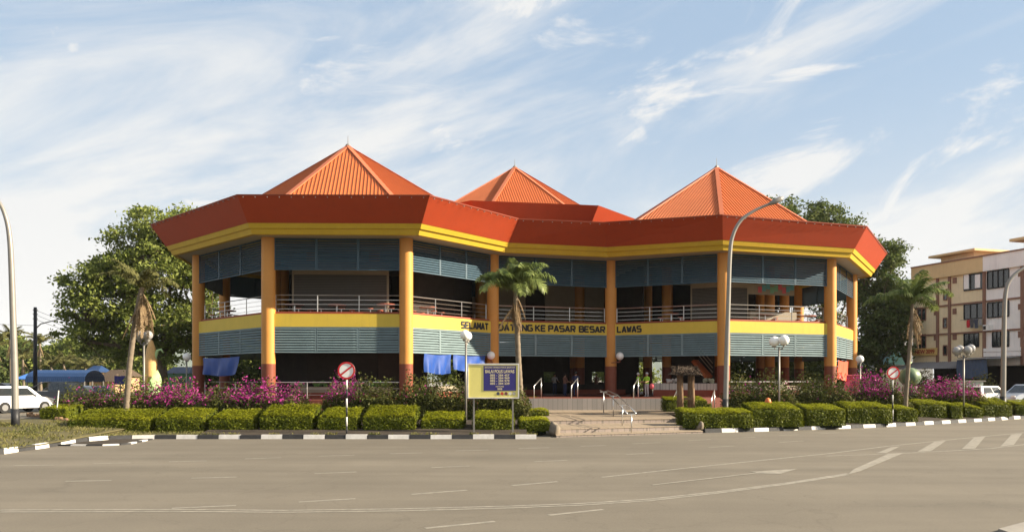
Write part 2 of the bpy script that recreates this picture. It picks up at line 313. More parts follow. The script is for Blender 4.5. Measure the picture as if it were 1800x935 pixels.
pline([(0, 899.5), (120, 899), (300, 898.5), (500, 900), (700, 897.5), (900, 892.2), (1020, 887.5), (1140, 879.8), (1260, 866.5), (1380, 851), (1490, 834)], .11, .0045)
pline([(1057, 838.5), (1200, 823), (1350, 807.5), (1455, 797), (1560, 784), (1680, 771.5), (1800, 760), (1900, 751)], .12)
pline([(1452, 801), (1520, 799), (1590, 796.2), (1690, 791), (1745, 787.5), (1800, 781), (1900, 768)], .12)
def poly(P, dz=.008): m_ = MB(); m_.add([tuple(road_pt(*p) + Vector((0, 0, dz))) for p in P], [tuple(range(len(P)))]); return m_.build('lane_marking', PAINT, road)
poly([(1490, 834), (1512, 828), (1590, 795.5), (1560, 798), (1500, 825)]); 
for a, b, c, d in (((1540, 796.5), (1558, 796), (1582, 784.5), (1566, 786)), ((1612, 794), (1636, 793), (1663, 774.5), (1642, 776.5)), ((1690, 789.5), (1714, 788.5), (1732, 767), (1712, 769)), ((1758, 785), (1782, 782), (1797, 761.5), (1778, 763.5))): poly([a, b, c, d])
poly([(1147, 853), (1147, 851.6), (1330, 830.5), (1318, 829), (1402, 823.8), (1372, 832.8), (1330, 832)])

# ---------------------------------------------------------------- market building
BL = dict(c=(-11.52, 56.66), col=[(-14.07, 46.6), (-6.16, 46.95), (-1.27, 53.12), (-2.38, 61.16), (-8.84, 66.46), (-16.9, 66.51), (-21.85, 61.36), (-20.76, 53.44)],
          fas=[(-14.93, 43.82), (-4.49, 43.97), (1.93, 52.3), (.47, 62.8), (-8., 69.55), (-18.58, 69.61), (-25.09, 63.02), (-23.5, 52.4)])
BR = dict(c=(15.96, 62.92), col=[(13.74, 52.4), (21.7, 55.0), (26.67, 63.32), (25.12, 70.61), (18.24, 73.66), (10.06, 71.02), (5.35, 63.85), (6.84, 55.86)],
          fas=[(12.84, 49.2), (23.27, 52.9), (29.9, 64.3), (27.93, 73.05), (18.94, 76.94), (8.27, 73.6), (2.13, 64.4), (4.07, 53.87)])
BM = dict(c=(.25, 73.), col=[(-1.87, 64.07), (5.08, 65.32), (9.21, 71.32), (8.08, 78.14), (2.37, 81.98), (-4.58, 80.93), (-8.71, 75.5), (-7.58, 68.48)],
          fas=[(-3.1, 60.88), (6.72, 62.64), (12.43, 70.93), (10.9, 80.12), (3.13, 85.21), (-6.31, 83.82), (-11.93, 76.58), (-10.4, 67.04)])
P1, P2 = (.40, 50.4), (5.9, 51.6)
Z_FL, Z_BB, Z_BT, Z_SOF, Z_YB, Z_RB, Z_RT = 1.23, 5.43, 6.18, 10.56, 10.50, 11.07, 12.39
bld = thing('market_building', 'two storey market hall with red fascia, yellow bands and three orange pyramid roofs', 'building', (2.5, 56, Z_FL))
def lerp(a, b, t): return (a[0] + (b[0] - a[0]) * t, a[1] + (b[1] - a[1]) * t)
def ring(B, t, keys=range(8)): return [lerp(B['col'][k], B['fas'][k], t) for k in keys]
def shrink(B, s): return [lerp(B['c'], p, s) for p in B['col']]
def path(t):   # outline L4..L7,L0,L1,P1,P2,R0..R4
    return [lerp(BL['col'][k], BL['fas'][k], t) for k in (4, 5, 6, 7, 0, 1)] + [lerp(BL['col'][2], P1, t), lerp(BR['col'][7], P2, t)] + [lerp(BR['col'][k], BR['fas'][k], t) for k in (0, 1, 2, 3, 4)]
def band_loop(pts_lo, z_lo, pts_hi, z_hi, name, m_, closed=False, th=.12, inner_shift=None):
    n_ = len(pts_lo)
    for i in range(n_ if closed else n_ - 1):
        j = (i + 1) % n_; a, b, c, d = pts_lo[i], pts_lo[j], pts_hi[j], pts_hi[i]
        u = (Vector(b) - Vector(a)).normalized(); nn = Vector((-u.y, u.x)) * th
        q = MB(); A, B_, C, D = Vector((*a, z_lo)), Vector((*b, z_lo)), Vector((*c, z_hi)), Vector((*d, z_hi)); s3 = Vector((nn.x, nn.y, 0))
        q.add([A, B_, C, D, A + s3, B_ + s3, C + s3, D + s3], [(0, 1, 2, 3), (7, 6, 5, 4), (3, 2, 6, 7), (1, 0, 4, 5), (0, 3, 7, 4), (2, 1, 5, 6)]); q.build(name, m_, bld)
TB = 2.25 / 3.3
band_loop(path(TB), Z_RB, path(1.), Z_RT, 'roof_fascia', RED)
def fascia_pegs(pts, z, m_):
    q = MB()
    for i in range(len(pts) - 1):
        a, b = Vector(pts[i]), Vector(pts[i + 1]); n_ = int((b - a).length / .62)
        u = (b - a).normalized(); o_ = Vector((u.y, -u.x))
        for k in range(n_):
            p = a + (b - a) * (k + .5) / n_ + o_ * .03; q.box((p.x, p.y, z - .1), (.035, .1, .04), math.atan2(u.y, u.x)); 
    return q
pg = path(1.)[2:11]; stuff(fascia_pegs(pg, Z_RT, GALV).build('bulb_clips', GALV, bld))
band_loop([lerp(a, b, 0) for a, b in zip(path(1.005), path(1.005))], Z_RT - .015, path(1.012), Z_RT + .05, 'fascia_cap', DRED, th=.3)
# yellow stepped cornice
band_loop(path(.625), 10.80, path(.675), Z_RB - .004, 'cornice', YEL, th=.25); band_loop(path(.545), Z_YB, path(.595), 10.797, 'cornice', YEL, th=.25)
# soffit, ceiling, roof deck
def deck(B, t, z0, z1, name, m_): q = MB(); q.prism(ring(B, t), z0, z1); return q.build(name, m_, bld)
for B in (BL, BR): deck(B, .53, Z_SOF, Z_SOF + .1, 'soffit', SOFF); deck(B, .82, 12.0, 12.06, 'roof_deck', CONC)
q = MB(); q.prism([lerp(BL['col'][2], P1, .53), lerp(BR['col'][7], P2, .53), (4., 64), (-1., 62)], Z_SOF - .004, Z_SOF + .09); q.build('soffit', SOFF, bld)
q = MB(); q.prism([lerp(BL['col'][2], P1, .82), lerp(BR['col'][7], P2, .82), (4., 64), (-1., 62)], 12.004, 12.064); q.build('roof_deck', CONC, bld)
# eaves beams below the soffit, between columns
FAC = [(BL, 7, 0), (BL, 0, 1), (BL, 1, 2), (BR, 7, 0), (BR, 0, 1), (BR, 1, 2), (BL, 6, 7), (BL, 5, 6), (BL, 4, 5), (BL, 3, 4), (BR, 2, 3), (BR, 3, 4), (BR, 4, 5)]
BAYS = [(B['col'][i], B['col'][j]) for B, i, j in FAC[:3]] + [(BL['col'][2], BR['col'][7])] + [(B['col'][i], B['col'][j]) for B, i, j in FAC[3:6]]
BACK = [(B['col'][i], B['col'][j]) for B, i, j in FAC[6:]]
def off(p, q, d):
    u = (Vector(q) - Vector(p)).normalized(); nn = Vector((u.y, -u.x)) * d; return tuple(Vector(p) + nn), tuple(Vector(q) + nn)
for p, q_ in BAYS + BACK:
    m_ = MB(); m_.wall(p, q_, .3, Z_BB, Z_BT); m_.build('floor_band', BANDY, bld)
    m_ = MB(); a, b = off(p, q_, -.12); m_.wall(a, b, .3, Z_BT + .004, Z_BT + .13); m_.build('skirting', DRED, bld)
    m_ = MB(); a, b = off(p, q_, -.1); m_.wall(a, b, .25, 10.30, Z_SOF - .004); m_.build('eaves_beam', YEL, bld)
# columns
cols = []
for B in (BL, BR, BM):
    for k, (x, y) in enumerate(B['col']):
        if B is BM and k in (2, 3, 4, 5, 6): continue
        top = 14.2 if B is BM else 10.56
        m_ = MB(); m_.cur = 0; m_.lathe([(.4, 2.05), (.4, top - Z_FL)], (x, y, Z_FL), 24); m_.cur = 1; m_.lathe([(.402, 0), (.402, 2.06)], (x, y, Z_FL), 24)
        cols.append(m_.build('column', [OCH, BROWN], bld, smooth='auto'))
# inner columns
for B in (BL, BR):
    for k, (x, y) in enumerate(shrink(B, .5)):
        m_ = MB(); m_.cur = 0; m_.lathe([(.36, 2.05), (.36, 10.56 - Z_FL)], (x, y, Z_FL), 18); m_.cur = 1; m_.lathe([(.362, 0), (.362, 2.06)], (x, y, Z_FL), 18); m_.build('column', [OCH, BROWN], bld, smooth='auto')
# slabs
slab = ring(BL, .0, (4, 5, 6, 7, 0, 1, 2)) + [BR['col'][k] for k in (7, 0, 1, 2, 3, 4, 5)]
m_ = MB(); m_.prism(slab[::1], Z_BB + .2, Z_BT - .05); m_.build('first_floor_slab', FLOOR, bld)
base = [lerp(BL['col'][k], BL['fas'][k], .45) for k in (4, 5, 6, 7, 0, 1)] + [(1.2, 49.4), (9.3, 49.6)] + [lerp(BR['col'][k], BR['fas'][k], .4) for k in (0, 1, 2, 3, 4)]
m_ = MB(); m_.prism(base, .3, Z_FL); m_.build('plinth', [mat('plinth_red', (.17, .05, .032), .6, .12, 2.)], bld)
m_ = MB(); m_.prism([(1.0, 49.25), (9.5, 49.45), (9.5, 49.63), (1.0, 49.43)], .3, Z_FL + .006); m_.build('tiled_riser', tile_mat('riser_tile', (.24, .22, .2), (.29, .26, .235), (.14, .125, .11), .3, .31, .45, .012), bld)
TILEV = tile_mat('white_tile', (.55, .5, .43), (.5, .46, .4), (.3, .27, .23), .2, .2, .3, .012)
# louvres: three panels in each bay, each with its slats
def louver(p, q_, z0, z1, pitch, m_, inset=.42):
    u = (Vector(q_) - Vector(p)); L_ = u.length; u.normalize(); nn = Vector((u.y, -u.x)); s0 = inset - .06; w = (L_ - 2 * s0) / 3
    for k in range(3):
        a = Vector(p) + u * (s0 + w * k) + nn * .1; b = a + u * w
        f = MB()
        for e_ in (a + u * .03, b - u * .03): f.bar((*e_, z0), (*e_, z1), .06, .09, (*u, 0))
        f.bar((*a, z0 + .025), (*b, z0 + .025), .09, .05); f.bar((*a, z1 - .025), (*b, z1 - .025), .09, .05)
        fo = f.build('louver_panel', m_, bld)
        s = MB(); nb = int((z1 - z0) / pitch); 
        for i in range(nb):
            z = z0 + (i + .5) * (z1 - z0) / nb; dz = random.uniform(-.006, .006); h = pitch * .46
            a1, b1 = a + u * .06, b - u * .06; o1 = nn * .05
            A, B_, C, D = Vector((*(a1 + o1), z - h + dz)), Vector((*(b1 + o1), z - h - dz)), Vector((*(b1 - o1), z + h - dz)), Vector((*(a1 - o1), z + h + dz)); t_ = Vector((nn.x * .006, nn.y * .006, .006))
            s.add([A, B_, C, D, A + t_, B_ + t_, C + t_, D + t_], [(3, 2, 1, 0), (4, 5, 6, 7), (0, 1, 5, 4), (2, 3, 7, 6), (1, 2, 6, 5), (3, 0, 4, 7)])
        stuff(s.build('louver_slats', m_, fo))
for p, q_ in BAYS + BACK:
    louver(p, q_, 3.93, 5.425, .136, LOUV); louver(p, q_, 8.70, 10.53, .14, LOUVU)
# railings
def railing(p, q_, z, h, nposts, nr, inset=.35, d=-.28, m_=STEEL, r=.028):
    a, b = off(p, q_, d); a, b = Vector(a), Vector(b); u = (b - a).normalized(); a, b = a + u * inset, b - u * inset
    f = MB(); f.tube([(*a, z + h), (*b, z + h)], r, 6)
    for k in range(nr): zz = z + h * (k + .7) / (nr + .7) ; f.tube([(*a, zz), (*b, zz)], r * .55, 5)
    o_ = f.build('railing', m_, bld)
    for k in range(nposts):
        t = k / (nposts - 1); c = a + (b - a) * t; s = MB(); s.tube([(*c, z), (*c, z + h)], r * 1.1, 6); s.build('rail_post', m_, o_)
for p, q_ in BAYS: railing(p, q_, Z_BT + .13, .98, 4, 3)
for p, q_ in BACK: railing(p, q_, Z_BT + .13, .98, 4, 3)
for i in (0, 1, 5): railing(*BAYS[i], Z_FL, 1.0, 5, 2)
# pyramid roofs with ribs
def pyramid(B, rb, zb, za):
    c = Vector((*B['c'], za)); base_ = [Vector((*lerp(B['c'], p, rb), zb)) for p in B['col']]
    root = None
    for k in range(8):
        a, b = base_[k], base_[(k + 1) % 8]; nn = (b - a).cross(c - a).normalized()
        if nn.z < 0: nn = -nn
        s = MB(); s.add([a, b, c], [(0, 1, 2)]); t = nn * .045
        nrib = 34; mid = (a + b) / 2; L_ = (b - a).length; u = (b - a) / L_
        for i in range(1, nrib):
            x = i / nrib; st = a + (b - a) * x; fr = 2 * min(x, 1 - x); en = st + (c - mid) * fr
            w = .035; s.add([st - u * w, st + u * w, en + u * w, en - u * w, st - u * w * .5 + t, st + u * w * .5 + t, en + u * w * .5 + t, en - u * w * .5 + t], [(4, 5, 6, 7), (0, 4, 7, 3), (1, 2, 6, 5), (0, 1, 5, 4)])
        s.build('roof_face', ROOF, bld)
        h = MB(); h.bar(a + Vector((0, 0, .05)), c + Vector((0, 0, .05)), .3, .08); h.build('ridge_cap', RIDGE, bld)
    f = MB(); f.lathe([(.22, -.15), (.16, .12), (.025, .22), (.015, .75)], c, 8); f.build('finial', GALV, bld)
pyramid(BL, 1.0, 12.1, 18.72); pyramid(BR, 1.0, 12.1, 18.85); pyramid(BM, 1.02, 15.7, 21.5)
# middle pavilion drum and fascia
pm0, pm1 = ring(BM, TB), ring(BM, 1.); band_loop(pm0, 14.5, pm1, 15.87, 'roof_fascia', RED, closed=True); deck(BM, .8, 15.4, 15.46, 'roof_deck', CONC); deck(BM, .6, 14.2, 14.5, 'cornice', YEL)
m_ = MB(); m_.prism(BM['col'], 12.06, 14.2); m_.build('drum_wall', YEL, bld)
# interior: first floor stalls with shutters
def stall_wall(p, q_, z0, z1, shut=True, posters=False):
    m_ = MB(); m_.wall(p, q_, .12, z0, z1); w = m_.build('stall_wall', BEIGE, bld)
    if shut:
        u = (Vector(q_) - Vector(p)); L_ = u.length; u.normalize(); nn = Vector((u.y, -u.x)); n_ = max(1, int(L_ / 3.2))
        for k in range(n_):
            a = Vector(p) + u * (L_ * k / n_ + .12) + nn * .085; b = Vector(p) + u * (L_ * (k + 1) / n_ - .12) + nn * .085; s = MB(); nsl = 26; hh = (z1 - z0) * .76 / nsl
            for i in range(nsl): s.hexa([(*a, z0 + i * hh), (*b, z0 + i * hh), (*(b + nn * .012), z0 + i * hh + .01), (*(a + nn * .012), z0 + i * hh + .01)], [(*a, z0 + (i + 1) * hh - .01), (*b, z0 + (i + 1) * hh - .01), (*(b + nn * .02), z0 + (i + 1) * hh - .012), (*(a + nn * .02), z0 + (i + 1) * hh - .012)])
            s.build('roller_shutter', SHUT, w)
    return w
sl = shrink(BL, .74); sr = shrink(BR, .72)
stall_wall(sl[0], sl[1], Z_BT, 9.6);  stall_wall(sl[5], sl[4], Z_BT, 9.6)
stall_wall(lerp(sr[7], sr[0], .62), sr[0], Z_BT, 9.5); stall_wall(sr[0], lerp(sr[0], sr[1], .35), Z_BT, 9.5); 
hd = MB(); hd.wall(lerp(sr[0], sr[1], .35), lerp(sr[0], sr[1], .98), .12, 8.3, 9.5); hdo = hd.build('stall_header', BEIGE, bld)
PC = [mat('poster_' + n_, c, .6, .1, 4.) for n_, c in (('pink', (.6, .12, .14)), ('green', (.2, .42, .25)), ('teal', (.12, .35, .38)))]
a, b = off(sr[0], sr[1], .075)
for i in range(9):
    t = .48 + i * .055; p0, p1 = lerp(a, b, t), lerp(a, b, t + .05); zz = 8.42 + .25 * ((i * 7) % 3) / 2
    s = MB(); s.wall(p0, p1, .01, zz, zz + .42); s.build('poster', PC[(i * 5 + i // 2) % 3], hdo)
s = MB(); s.wall(lerp(sr[0], sr[1], .35), lerp(sr[0], sr[1], .98), .6, Z_BT, 7.1); s.build('stall_counter', BEIGE, bld)
for t0, t1 in ((.0, .42), (.55, .99)): stall_wall(lerp((-4, 62), (8., 64.5), t0), lerp((-4, 62), (8., 64.5), t1), Z_BT, 10.5, False)
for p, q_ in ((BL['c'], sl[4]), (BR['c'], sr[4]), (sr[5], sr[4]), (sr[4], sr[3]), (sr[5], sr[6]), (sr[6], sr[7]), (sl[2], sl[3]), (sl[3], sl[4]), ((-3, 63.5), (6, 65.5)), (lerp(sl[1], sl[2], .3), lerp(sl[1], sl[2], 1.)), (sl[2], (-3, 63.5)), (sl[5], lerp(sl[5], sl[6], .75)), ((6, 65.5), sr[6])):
    s = MB(); s.wall(p, q_, .15, Z_BT, 10.5); s.build('added_dark_wall', DARK, bld)  # dark walls added so the upper floor stays dim with no sky behind
# ground floor interior: dark walls added to keep it dim, counters, wall with openings
gl, gr = shrink(BL, .55), shrink(BR, .5)
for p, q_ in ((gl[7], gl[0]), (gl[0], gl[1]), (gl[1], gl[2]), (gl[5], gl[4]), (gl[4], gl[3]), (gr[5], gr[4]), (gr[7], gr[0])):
    s = MB(); s.wall(p, q_, .15, Z_FL, 5.4); s.build('added_dark_wall', DARK, bld)
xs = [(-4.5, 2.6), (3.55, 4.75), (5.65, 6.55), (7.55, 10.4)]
for x0, x1 in xs: s = MB(); s.wall((x0, 66.), (x1, 66.2), .15, Z_FL, 5.4); s.build('added_dark_wall', DARK, bld)
s = MB(); s.wall((2.6, 66.05), (7.55, 66.15), .13, Z_FL, 2.15); s.build('added_dark_wall', DARK, bld); s = MB(); s.wall((2.6, 66.05), (7.55, 66.15), .13, 3.0, 5.4); s.build('added_dark_wall', DARK, bld)
def counter(p, q_, z0, zt, th=.9, m1=TILEV, m2=DRED):
    s = MB(); s.cur = 1; s.wall(p, q_, th, z0, z0 + (zt - z0) * .5); s.cur = 0; s.wall(p, q_, th + .04, z0 + (zt - z0) * .5 + .002, zt); return s.build('stall_counter', [m1, m2], bld)
counter(at(1150, 0, 55.8)[:2], at(1264, 0, 54.4)[:2], Z_FL, 2.12)
counter((-13.2, 49.4), (-7.4, 49.2), Z_FL, 1.95, .9, BEIGE); counter((-5.2, 51.6), (-2.8, 54.6), Z_FL, 1.95, .9, BEIGE); counter((14.8, 55.2), (20.2, 57.4), Z_FL, 1.95, .9, BEIGE)
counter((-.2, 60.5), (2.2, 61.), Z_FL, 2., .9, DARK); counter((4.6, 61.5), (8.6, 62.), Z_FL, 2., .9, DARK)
# produce heaps on the counters (things)
PROD = [mat('produce_pale', (.42, .42, .3), .8, .3, 8.), mat('produce_green', (.1, .2, .05), .8, .4, 8.), mat('produce_white', (.55, .5, .45), .8, .2, 8.)]
whr = ['left end of the left pavilion counter', 'left half of the left pavilion counter', 'middle of the left pavilion counter', 'right half of the left pavilion counter', 'right end of the left pavilion counter', 'tiled entrance counter', 'tiled entrance counter', 'right pavilion counter', 'right pavilion counter']
for i, (x, y, zt) in enumerate([(-13 + k * 1.25, 49.2 - .03 * k, 1.96) for k in range(5)] + [(10.9, 55.3, 2.13), (13.2, 54.7, 2.13), (16.2, 55.6, 1.96), (18.8, 56.7, 1.96)]):
    s = MB(); s.cur = 0
    for k in range(14): s.ball((x + random.gauss(0, .25), y + random.gauss(0, .16), zt + random.uniform(.06, .26)), random.uniform(.07, .14), 7)
    o_ = s.build('produce_heap', PROD[i % 3], None, True); tag(o_, ['pale', 'green', 'whitish'][i % 3] + ' heap of produce on the ' + whr[i], 'produce', 'produce heaps on the market counters')
# stair seen through the right ground floor
st = MB(); a, b = at(1222, 634, 58), at(1246, 663, 57.4)
st.bar(a, b, 1.1, .22); so = st.build('staircase', mat('stair_orange', (.62, .16, .05), .6, .1, 2.), bld)
for k in range(3): s = MB(); s.tube([a + Vector((.15, -.5, .35 + .32 * k)), b + Vector((.15, -.5, .35 + .32 * k))], .035, 6); s.build('stair_rail', BEIGE, so)
# lettering
GL = {'S': [(.95, .93, .05, .93), (.05, .95, .05, .5), (.05, .52, .95, .52), (.95, .55, .95, .05), (.95, .07, .05, .07)], 'E': [(.08, 0, .08, 1), (.08, .93, .95, .93), (.08, .5, .85, .5), (.08, .07, .95, .07)], 'L': [(.08, 0, .08, 1), (.08, .07, .95, .07)],
      'A': [(.05, 0, .5, 1), (.5, 1, .95, 0), (.2, .3, .8, .3)], 'M': [(.07, 0, .07, 1), (.07, .97, .5, .25), (.5, .25, .93, .97), (.93, 0, .93, 1)], 'T': [(.5, 0, .5, 1), (.02, .93, .98, .93)], 'D': [(.08, 0, .08, 1), (.08, .93, .7, .93), (.7, .93, .94, .65), (.94, .68, .94, .32), (.94, .35, .7, .07), (.7, .07, .08, .07)],
      'N': [(.07, 0, .07, 1), (.07, .97, .93, .03), (.93, 0, .93, 1)], 'G': [(.95, .93, .05, .93), (.05, .95, .05, .05), (.05, .07, .95, .07), (.95, .05, .95, .5), (.95, .48, .55, .48)], 'K': [(.08, 0, .08, 1), (.12, .45, .92, .97), (.35, .58, .95, .02)], 'P': [(.08, 0, .08, 1), (.08, .93, .93, .93), (.93, .95, .93, .45), (.93, .47, .08, .47)],
      'R': [(.08, 0, .08, 1), (.08, .93, .93, .93), (.93, .95, .93, .45), (.93, .47, .08, .47), (.45, .47, .93, .02)], 'B': [(.08, 0, .08, 1), (.08, .93, .88, .93), (.88, .95, .88, .5), (.08, .52, .95, .52), (.95, .54, .95, .05), (.95, .07, .08, .07)], 'W': [(.03, 1, .27, .03), (.27, .03, .5, .75), (.5, .75, .73, .03), (.73, .03, .97, 1)]}
def block_word(word, a, b, z0, h):
    u = (b - a); L_ = u.length; u.normalize(); nn = Vector((u.y, -u.x)); n_ = len(word); cw = L_ / (n_ - .18); w_ = MB()
    for i, ch in enumerate(word):
        for k, (x0, y0, x1, y1) in enumerate(GL[ch]):
            d = nn * (.012 + .0012 * k); P0, P1_ = a + u * (i + x0 * .82) * cw, a + u * (i + x1 * .82) * cw; w_.bar((P0.x + d.x, P0.y + d.y, z0 + y0 * h), (P1_.x + d.x, P1_.y + d.y, z0 + y1 * h), .105, .024, (nn.x, nn.y, 0))
    return w_.build('lettering', BLACKP, bld)
def text(body, size, m_, parent, origin, u, up, width=None, bold=.012, name='lettering', ext=.012):
    cu_ = bpy.data.curves.new('t', 'FONT'); cu_.body = body; cu_.size = 1; cu_.extrude = ext / size; cu_.offset = bold; cu_.align_x = 'CENTER'; cu_.align_y = 'CENTER'
    to = bpy.data.objects.new('t', cu_); COL.objects.link(to); dg = bpy.context.evaluated_depsgraph_get(); me = bpy.data.meshes.new_from_object(to.evaluated_get(dg)); bpy.data.objects.remove(to); bpy.data.curves.remove(cu_)
    co = np.empty(len(me.vertices) * 3, np.float32); me.vertices.foreach_get('co', co); co = co.reshape(-1, 3); lo, hi = co.min(0), co.max(0); ce = (lo + hi) / 2
    sy = size / (hi[1] - lo[1]); sx = width / (hi[0] - lo[0]) if width else sy
    u, up = Vector(u).normalized(), Vector(up).normalized(); nn = u.cross(up); po = origin_of(parent); O = Vector(origin) - po
    w_ = np.outer((co[:, 0] - ce[0]) * sx, u) + np.outer((co[:, 1] - ce[1]) * sy, up) + np.outer(co[:, 2] * size, nn) + np.array(O)
    me.vertices.foreach_set('co', w_.astype(np.float32).reshape(-1)); me.update(); me.materials.clear(); me.materials.append(m_)
    o_ = bpy.data.objects.new(name, me); COL.objects.link(o_); o_.parent = parent; return o_
def on_bay(bay, px): # point on a bay's band face under pixel column
    p, q_ = off(*bay, .165); a = (px - 900) / FPX; d = (q_[0] - p[0], q_[1] - p[1]); t = (a * p[1] - p[0]) / (d[0] - a * d[1]); return Vector((p[0] + d[0] * t, p[1] + d[1] * t))
for bay, word, x0, x1 in ((2, 'SELAMAT', 811, 858), (3, 'DATANG', 876, 936), (3, 'KE', 941, 959), (3, 'PASAR', 964, 1011), (3, 'BESAR', 1018, 1063), (4, 'LAWAS', 1085, 1127)):
    a, b = on_bay(BAYS[bay], x0), on_bay(BAYS[bay], x1); block_word(word, a, b, 5.60, .42)
# wall lamps on columns
for (x, y), zz in ((BL['col'][2], 3.95), (BR['col'][7], 3.98)):
    px_ = x + (.55 if x > 0 else -.1); 
    s = MB(); s.bar((x, y - .38, zz - .45), (px_, y - .62, zz - .4), .06); s.bar((px_, y - .62, zz - .42), (px_, y - .62, zz - .2), .07); wl = s.build('wall_lamp', BROWN, bld); g = MB(); g.ball((px_, y - .62, zz), .27); g.build('lamp_globe', GLOBE, wl, True)

# tables and stools on the upper floor
TOPR = mat('table_red', (.42, .12, .07), .35, .1, 3.); 
def table(px_, Y, z=Z_BT - .05, i=0, where=''):
    x = gx(px_, Y); t = thing('round_table', 'round red table ' + where, 'table', (x, Y, z), 'dining tables on the upper floor')
    s = MB(); s.lathe([(.55, .72), (.57, .74), (.55, .77)], (x, Y, z), 16); s.build('tabletop', TOPR, t); s = MB(); s.lathe([(.28, 0), (.06, .05), (.05, .72)], (x, Y, z), 8); s.build('pedestal', STEEL, t)
    for k in range(4):
        a = k * math.pi / 2 + .5; sx, sy = x + .95 * math.cos(a), Y + .95 * math.sin(a); q = thing('stool', ['right rear', 'left rear', 'left front', 'right front'][k] + ' red stool of the table ' + where, 'stool', (sx, sy, z), 'stools on the upper floor ' + where)
        s = MB(); s.lathe([(.17, .42), (.19, .45), (.17, .48)], (sx, sy, z), 12); s.build('seat', TOPR, q); s = MB(); s.lathe([(.14, 0), (.035, .03), (.03, .43)], (sx, sy, z), 8); s.build('pedestal', STEEL, q)
for px_, Y, wh in ((518, 48.6, 'at the left end of the left front balcony'), (592, 48.6, 'in the middle of the left front balcony'), (678, 48.4, 'at the right end of the left front balcony'), (400, 53, 'on the leftmost side balcony'), (752, 50.4, 'behind the railing above SELAMAT'), (1345, 55.8, 'in the middle of the right pavilion balcony'), (1420, 57.4, 'at the right end of the right pavilion balcony'), (1180, 55.5, 'behind the railing right of LAWAS')): table(px_, Y, where=wh)

# ---------------------------------------------------------------- entrance steps, rails
stp = thing('entrance_steps', 'wide tiled entrance steps rising from the road to the market', 'steps', (5, 36, 0))
TAN = tile_mat('step_tile', (.30, .235, .165), (.275, .215, .15), (.18, .145, .105), .4, .4, .6, .012); RIS = tile_mat('step_riser', (.22, .18, .16), (.26, .21, .18), (.14, .12, .1), .3, .3, .5, .015)
def step(xl, yl, xr, yr, z0, z1, backY, xbl, xbr, name='step'):
    s = MB(); P = [(xl, yl), (xr, yr), (xbr, backY), (xbl, backY)]; s.cur = 1; s.prism(P, z0, z1 - .03); s.cur = 0; P2 = [(xl - .01, yl - .03), (xr + .01, yr - .03), (xbr, backY), (xbl, backY)]; s.prism(P2, z1 - .029, z1); s.build(name, [TAN, RIS], stp)
step(1.85, 33.55, 8.55, 36.2, 0, .1, 52, 1.5, 9.6); step(1.75, 34.7, 8.5, 37.2, .1, .28, 51, 1.5, 9.3); step(1.6, 38.2, 8.2, 40.1, .28, .47, 50, 1.4, 9.3); step(1.5, 46.0, 9.4, 46.6, .47, .52, 49.4, 1.4, 9.5)
ROCK = mat('boulder', (.17, .14, .105), .9, .25, 4., bump=.6, bscale=10)
for i, (px_, Y, hgt, lab) in enumerate(((975, 34.4, .55, 'rough boulder at the left foot of the steps'), (1228, 37.2, .5, 'rough boulder at the right foot of the steps'), (1205, 40.0, .45, 'grey boulder midway up the right side of the steps'))):
    s = MB(); s.ball((0, 0, hgt * .4), .42, 12, hgt * .62); o_ = s.build('boulder', ROCK, None, True)
    for v in o_.data.vertices: v.co *= 1 + .22 * math.sin(v.co.x * 9 + i) * math.cos(v.co.y * 8 + v.co.z * 7); 
    o_.location = (gx(px_, Y), Y, .05 if Y < 39 else .3); o_.scale = (.6, 1.3, .95); tag(o_, lab, 'boulder', 'boulders edging the steps')
hr = thing('handrail', 'stainless double handrail stepping down the middle of the entrance steps', 'handrail', (gx(1080, 38), 38, .4))
pts = [(1061, 45.6, .52, 1.27), (1078, 42.2, .47, 1.15), (1094, 37.4, .28, 1.0), (1110, 34.95, .12, .85)]
tops = []
for px_, Y, zb, h in pts:
    x = gx(px_, Y); s = MB(); s.tube([(x, Y, zb), (x, Y, zb + h * .93)], .028, 8); s.build('rail_post', STEEL, hr, True); s = MB(); s.bar((x - .2, Y, zb + h * .93), (x + .2, Y, zb + h * .93), .04); s.build('cross_bar', STEEL, hr); tops.append((x, Y, zb + h))
for sx in (-.2, .2): s = MB(); s.tube([(x + sx, y, z - .02 if i % 2 else z) for i, (x, y, z) in enumerate(tops)], .027, 8); s.build('top_rail', STEEL, hr, True)
for px_, lab in ((939, 'left'), (1005, 'second from left'), (1115, 'third from left'), (1185, 'fourth from left'), (1253, 'right')):
    Y = 49.15 if px_ < 1180 else 47.5; x = gx(px_, Y); s = MB(); zb = Z_FL if px_ < 1180 else .5
    s.tube([(x, Y + .3, zb), (x, Y + .3, zb + .75), (x + .5, Y + 1.6, zb + 1.25)], .03, 8); s.tube([(x + .48, Y + 1.55, zb), (x + .48, Y + 1.55, zb + 1.2)], .03, 8)
    tag(s.build('short_handrail', STEEL, None, True), lab + ' short bent steel handrail on the tiled entrance edge', 'handrail', 'short handrails at the market entrance')

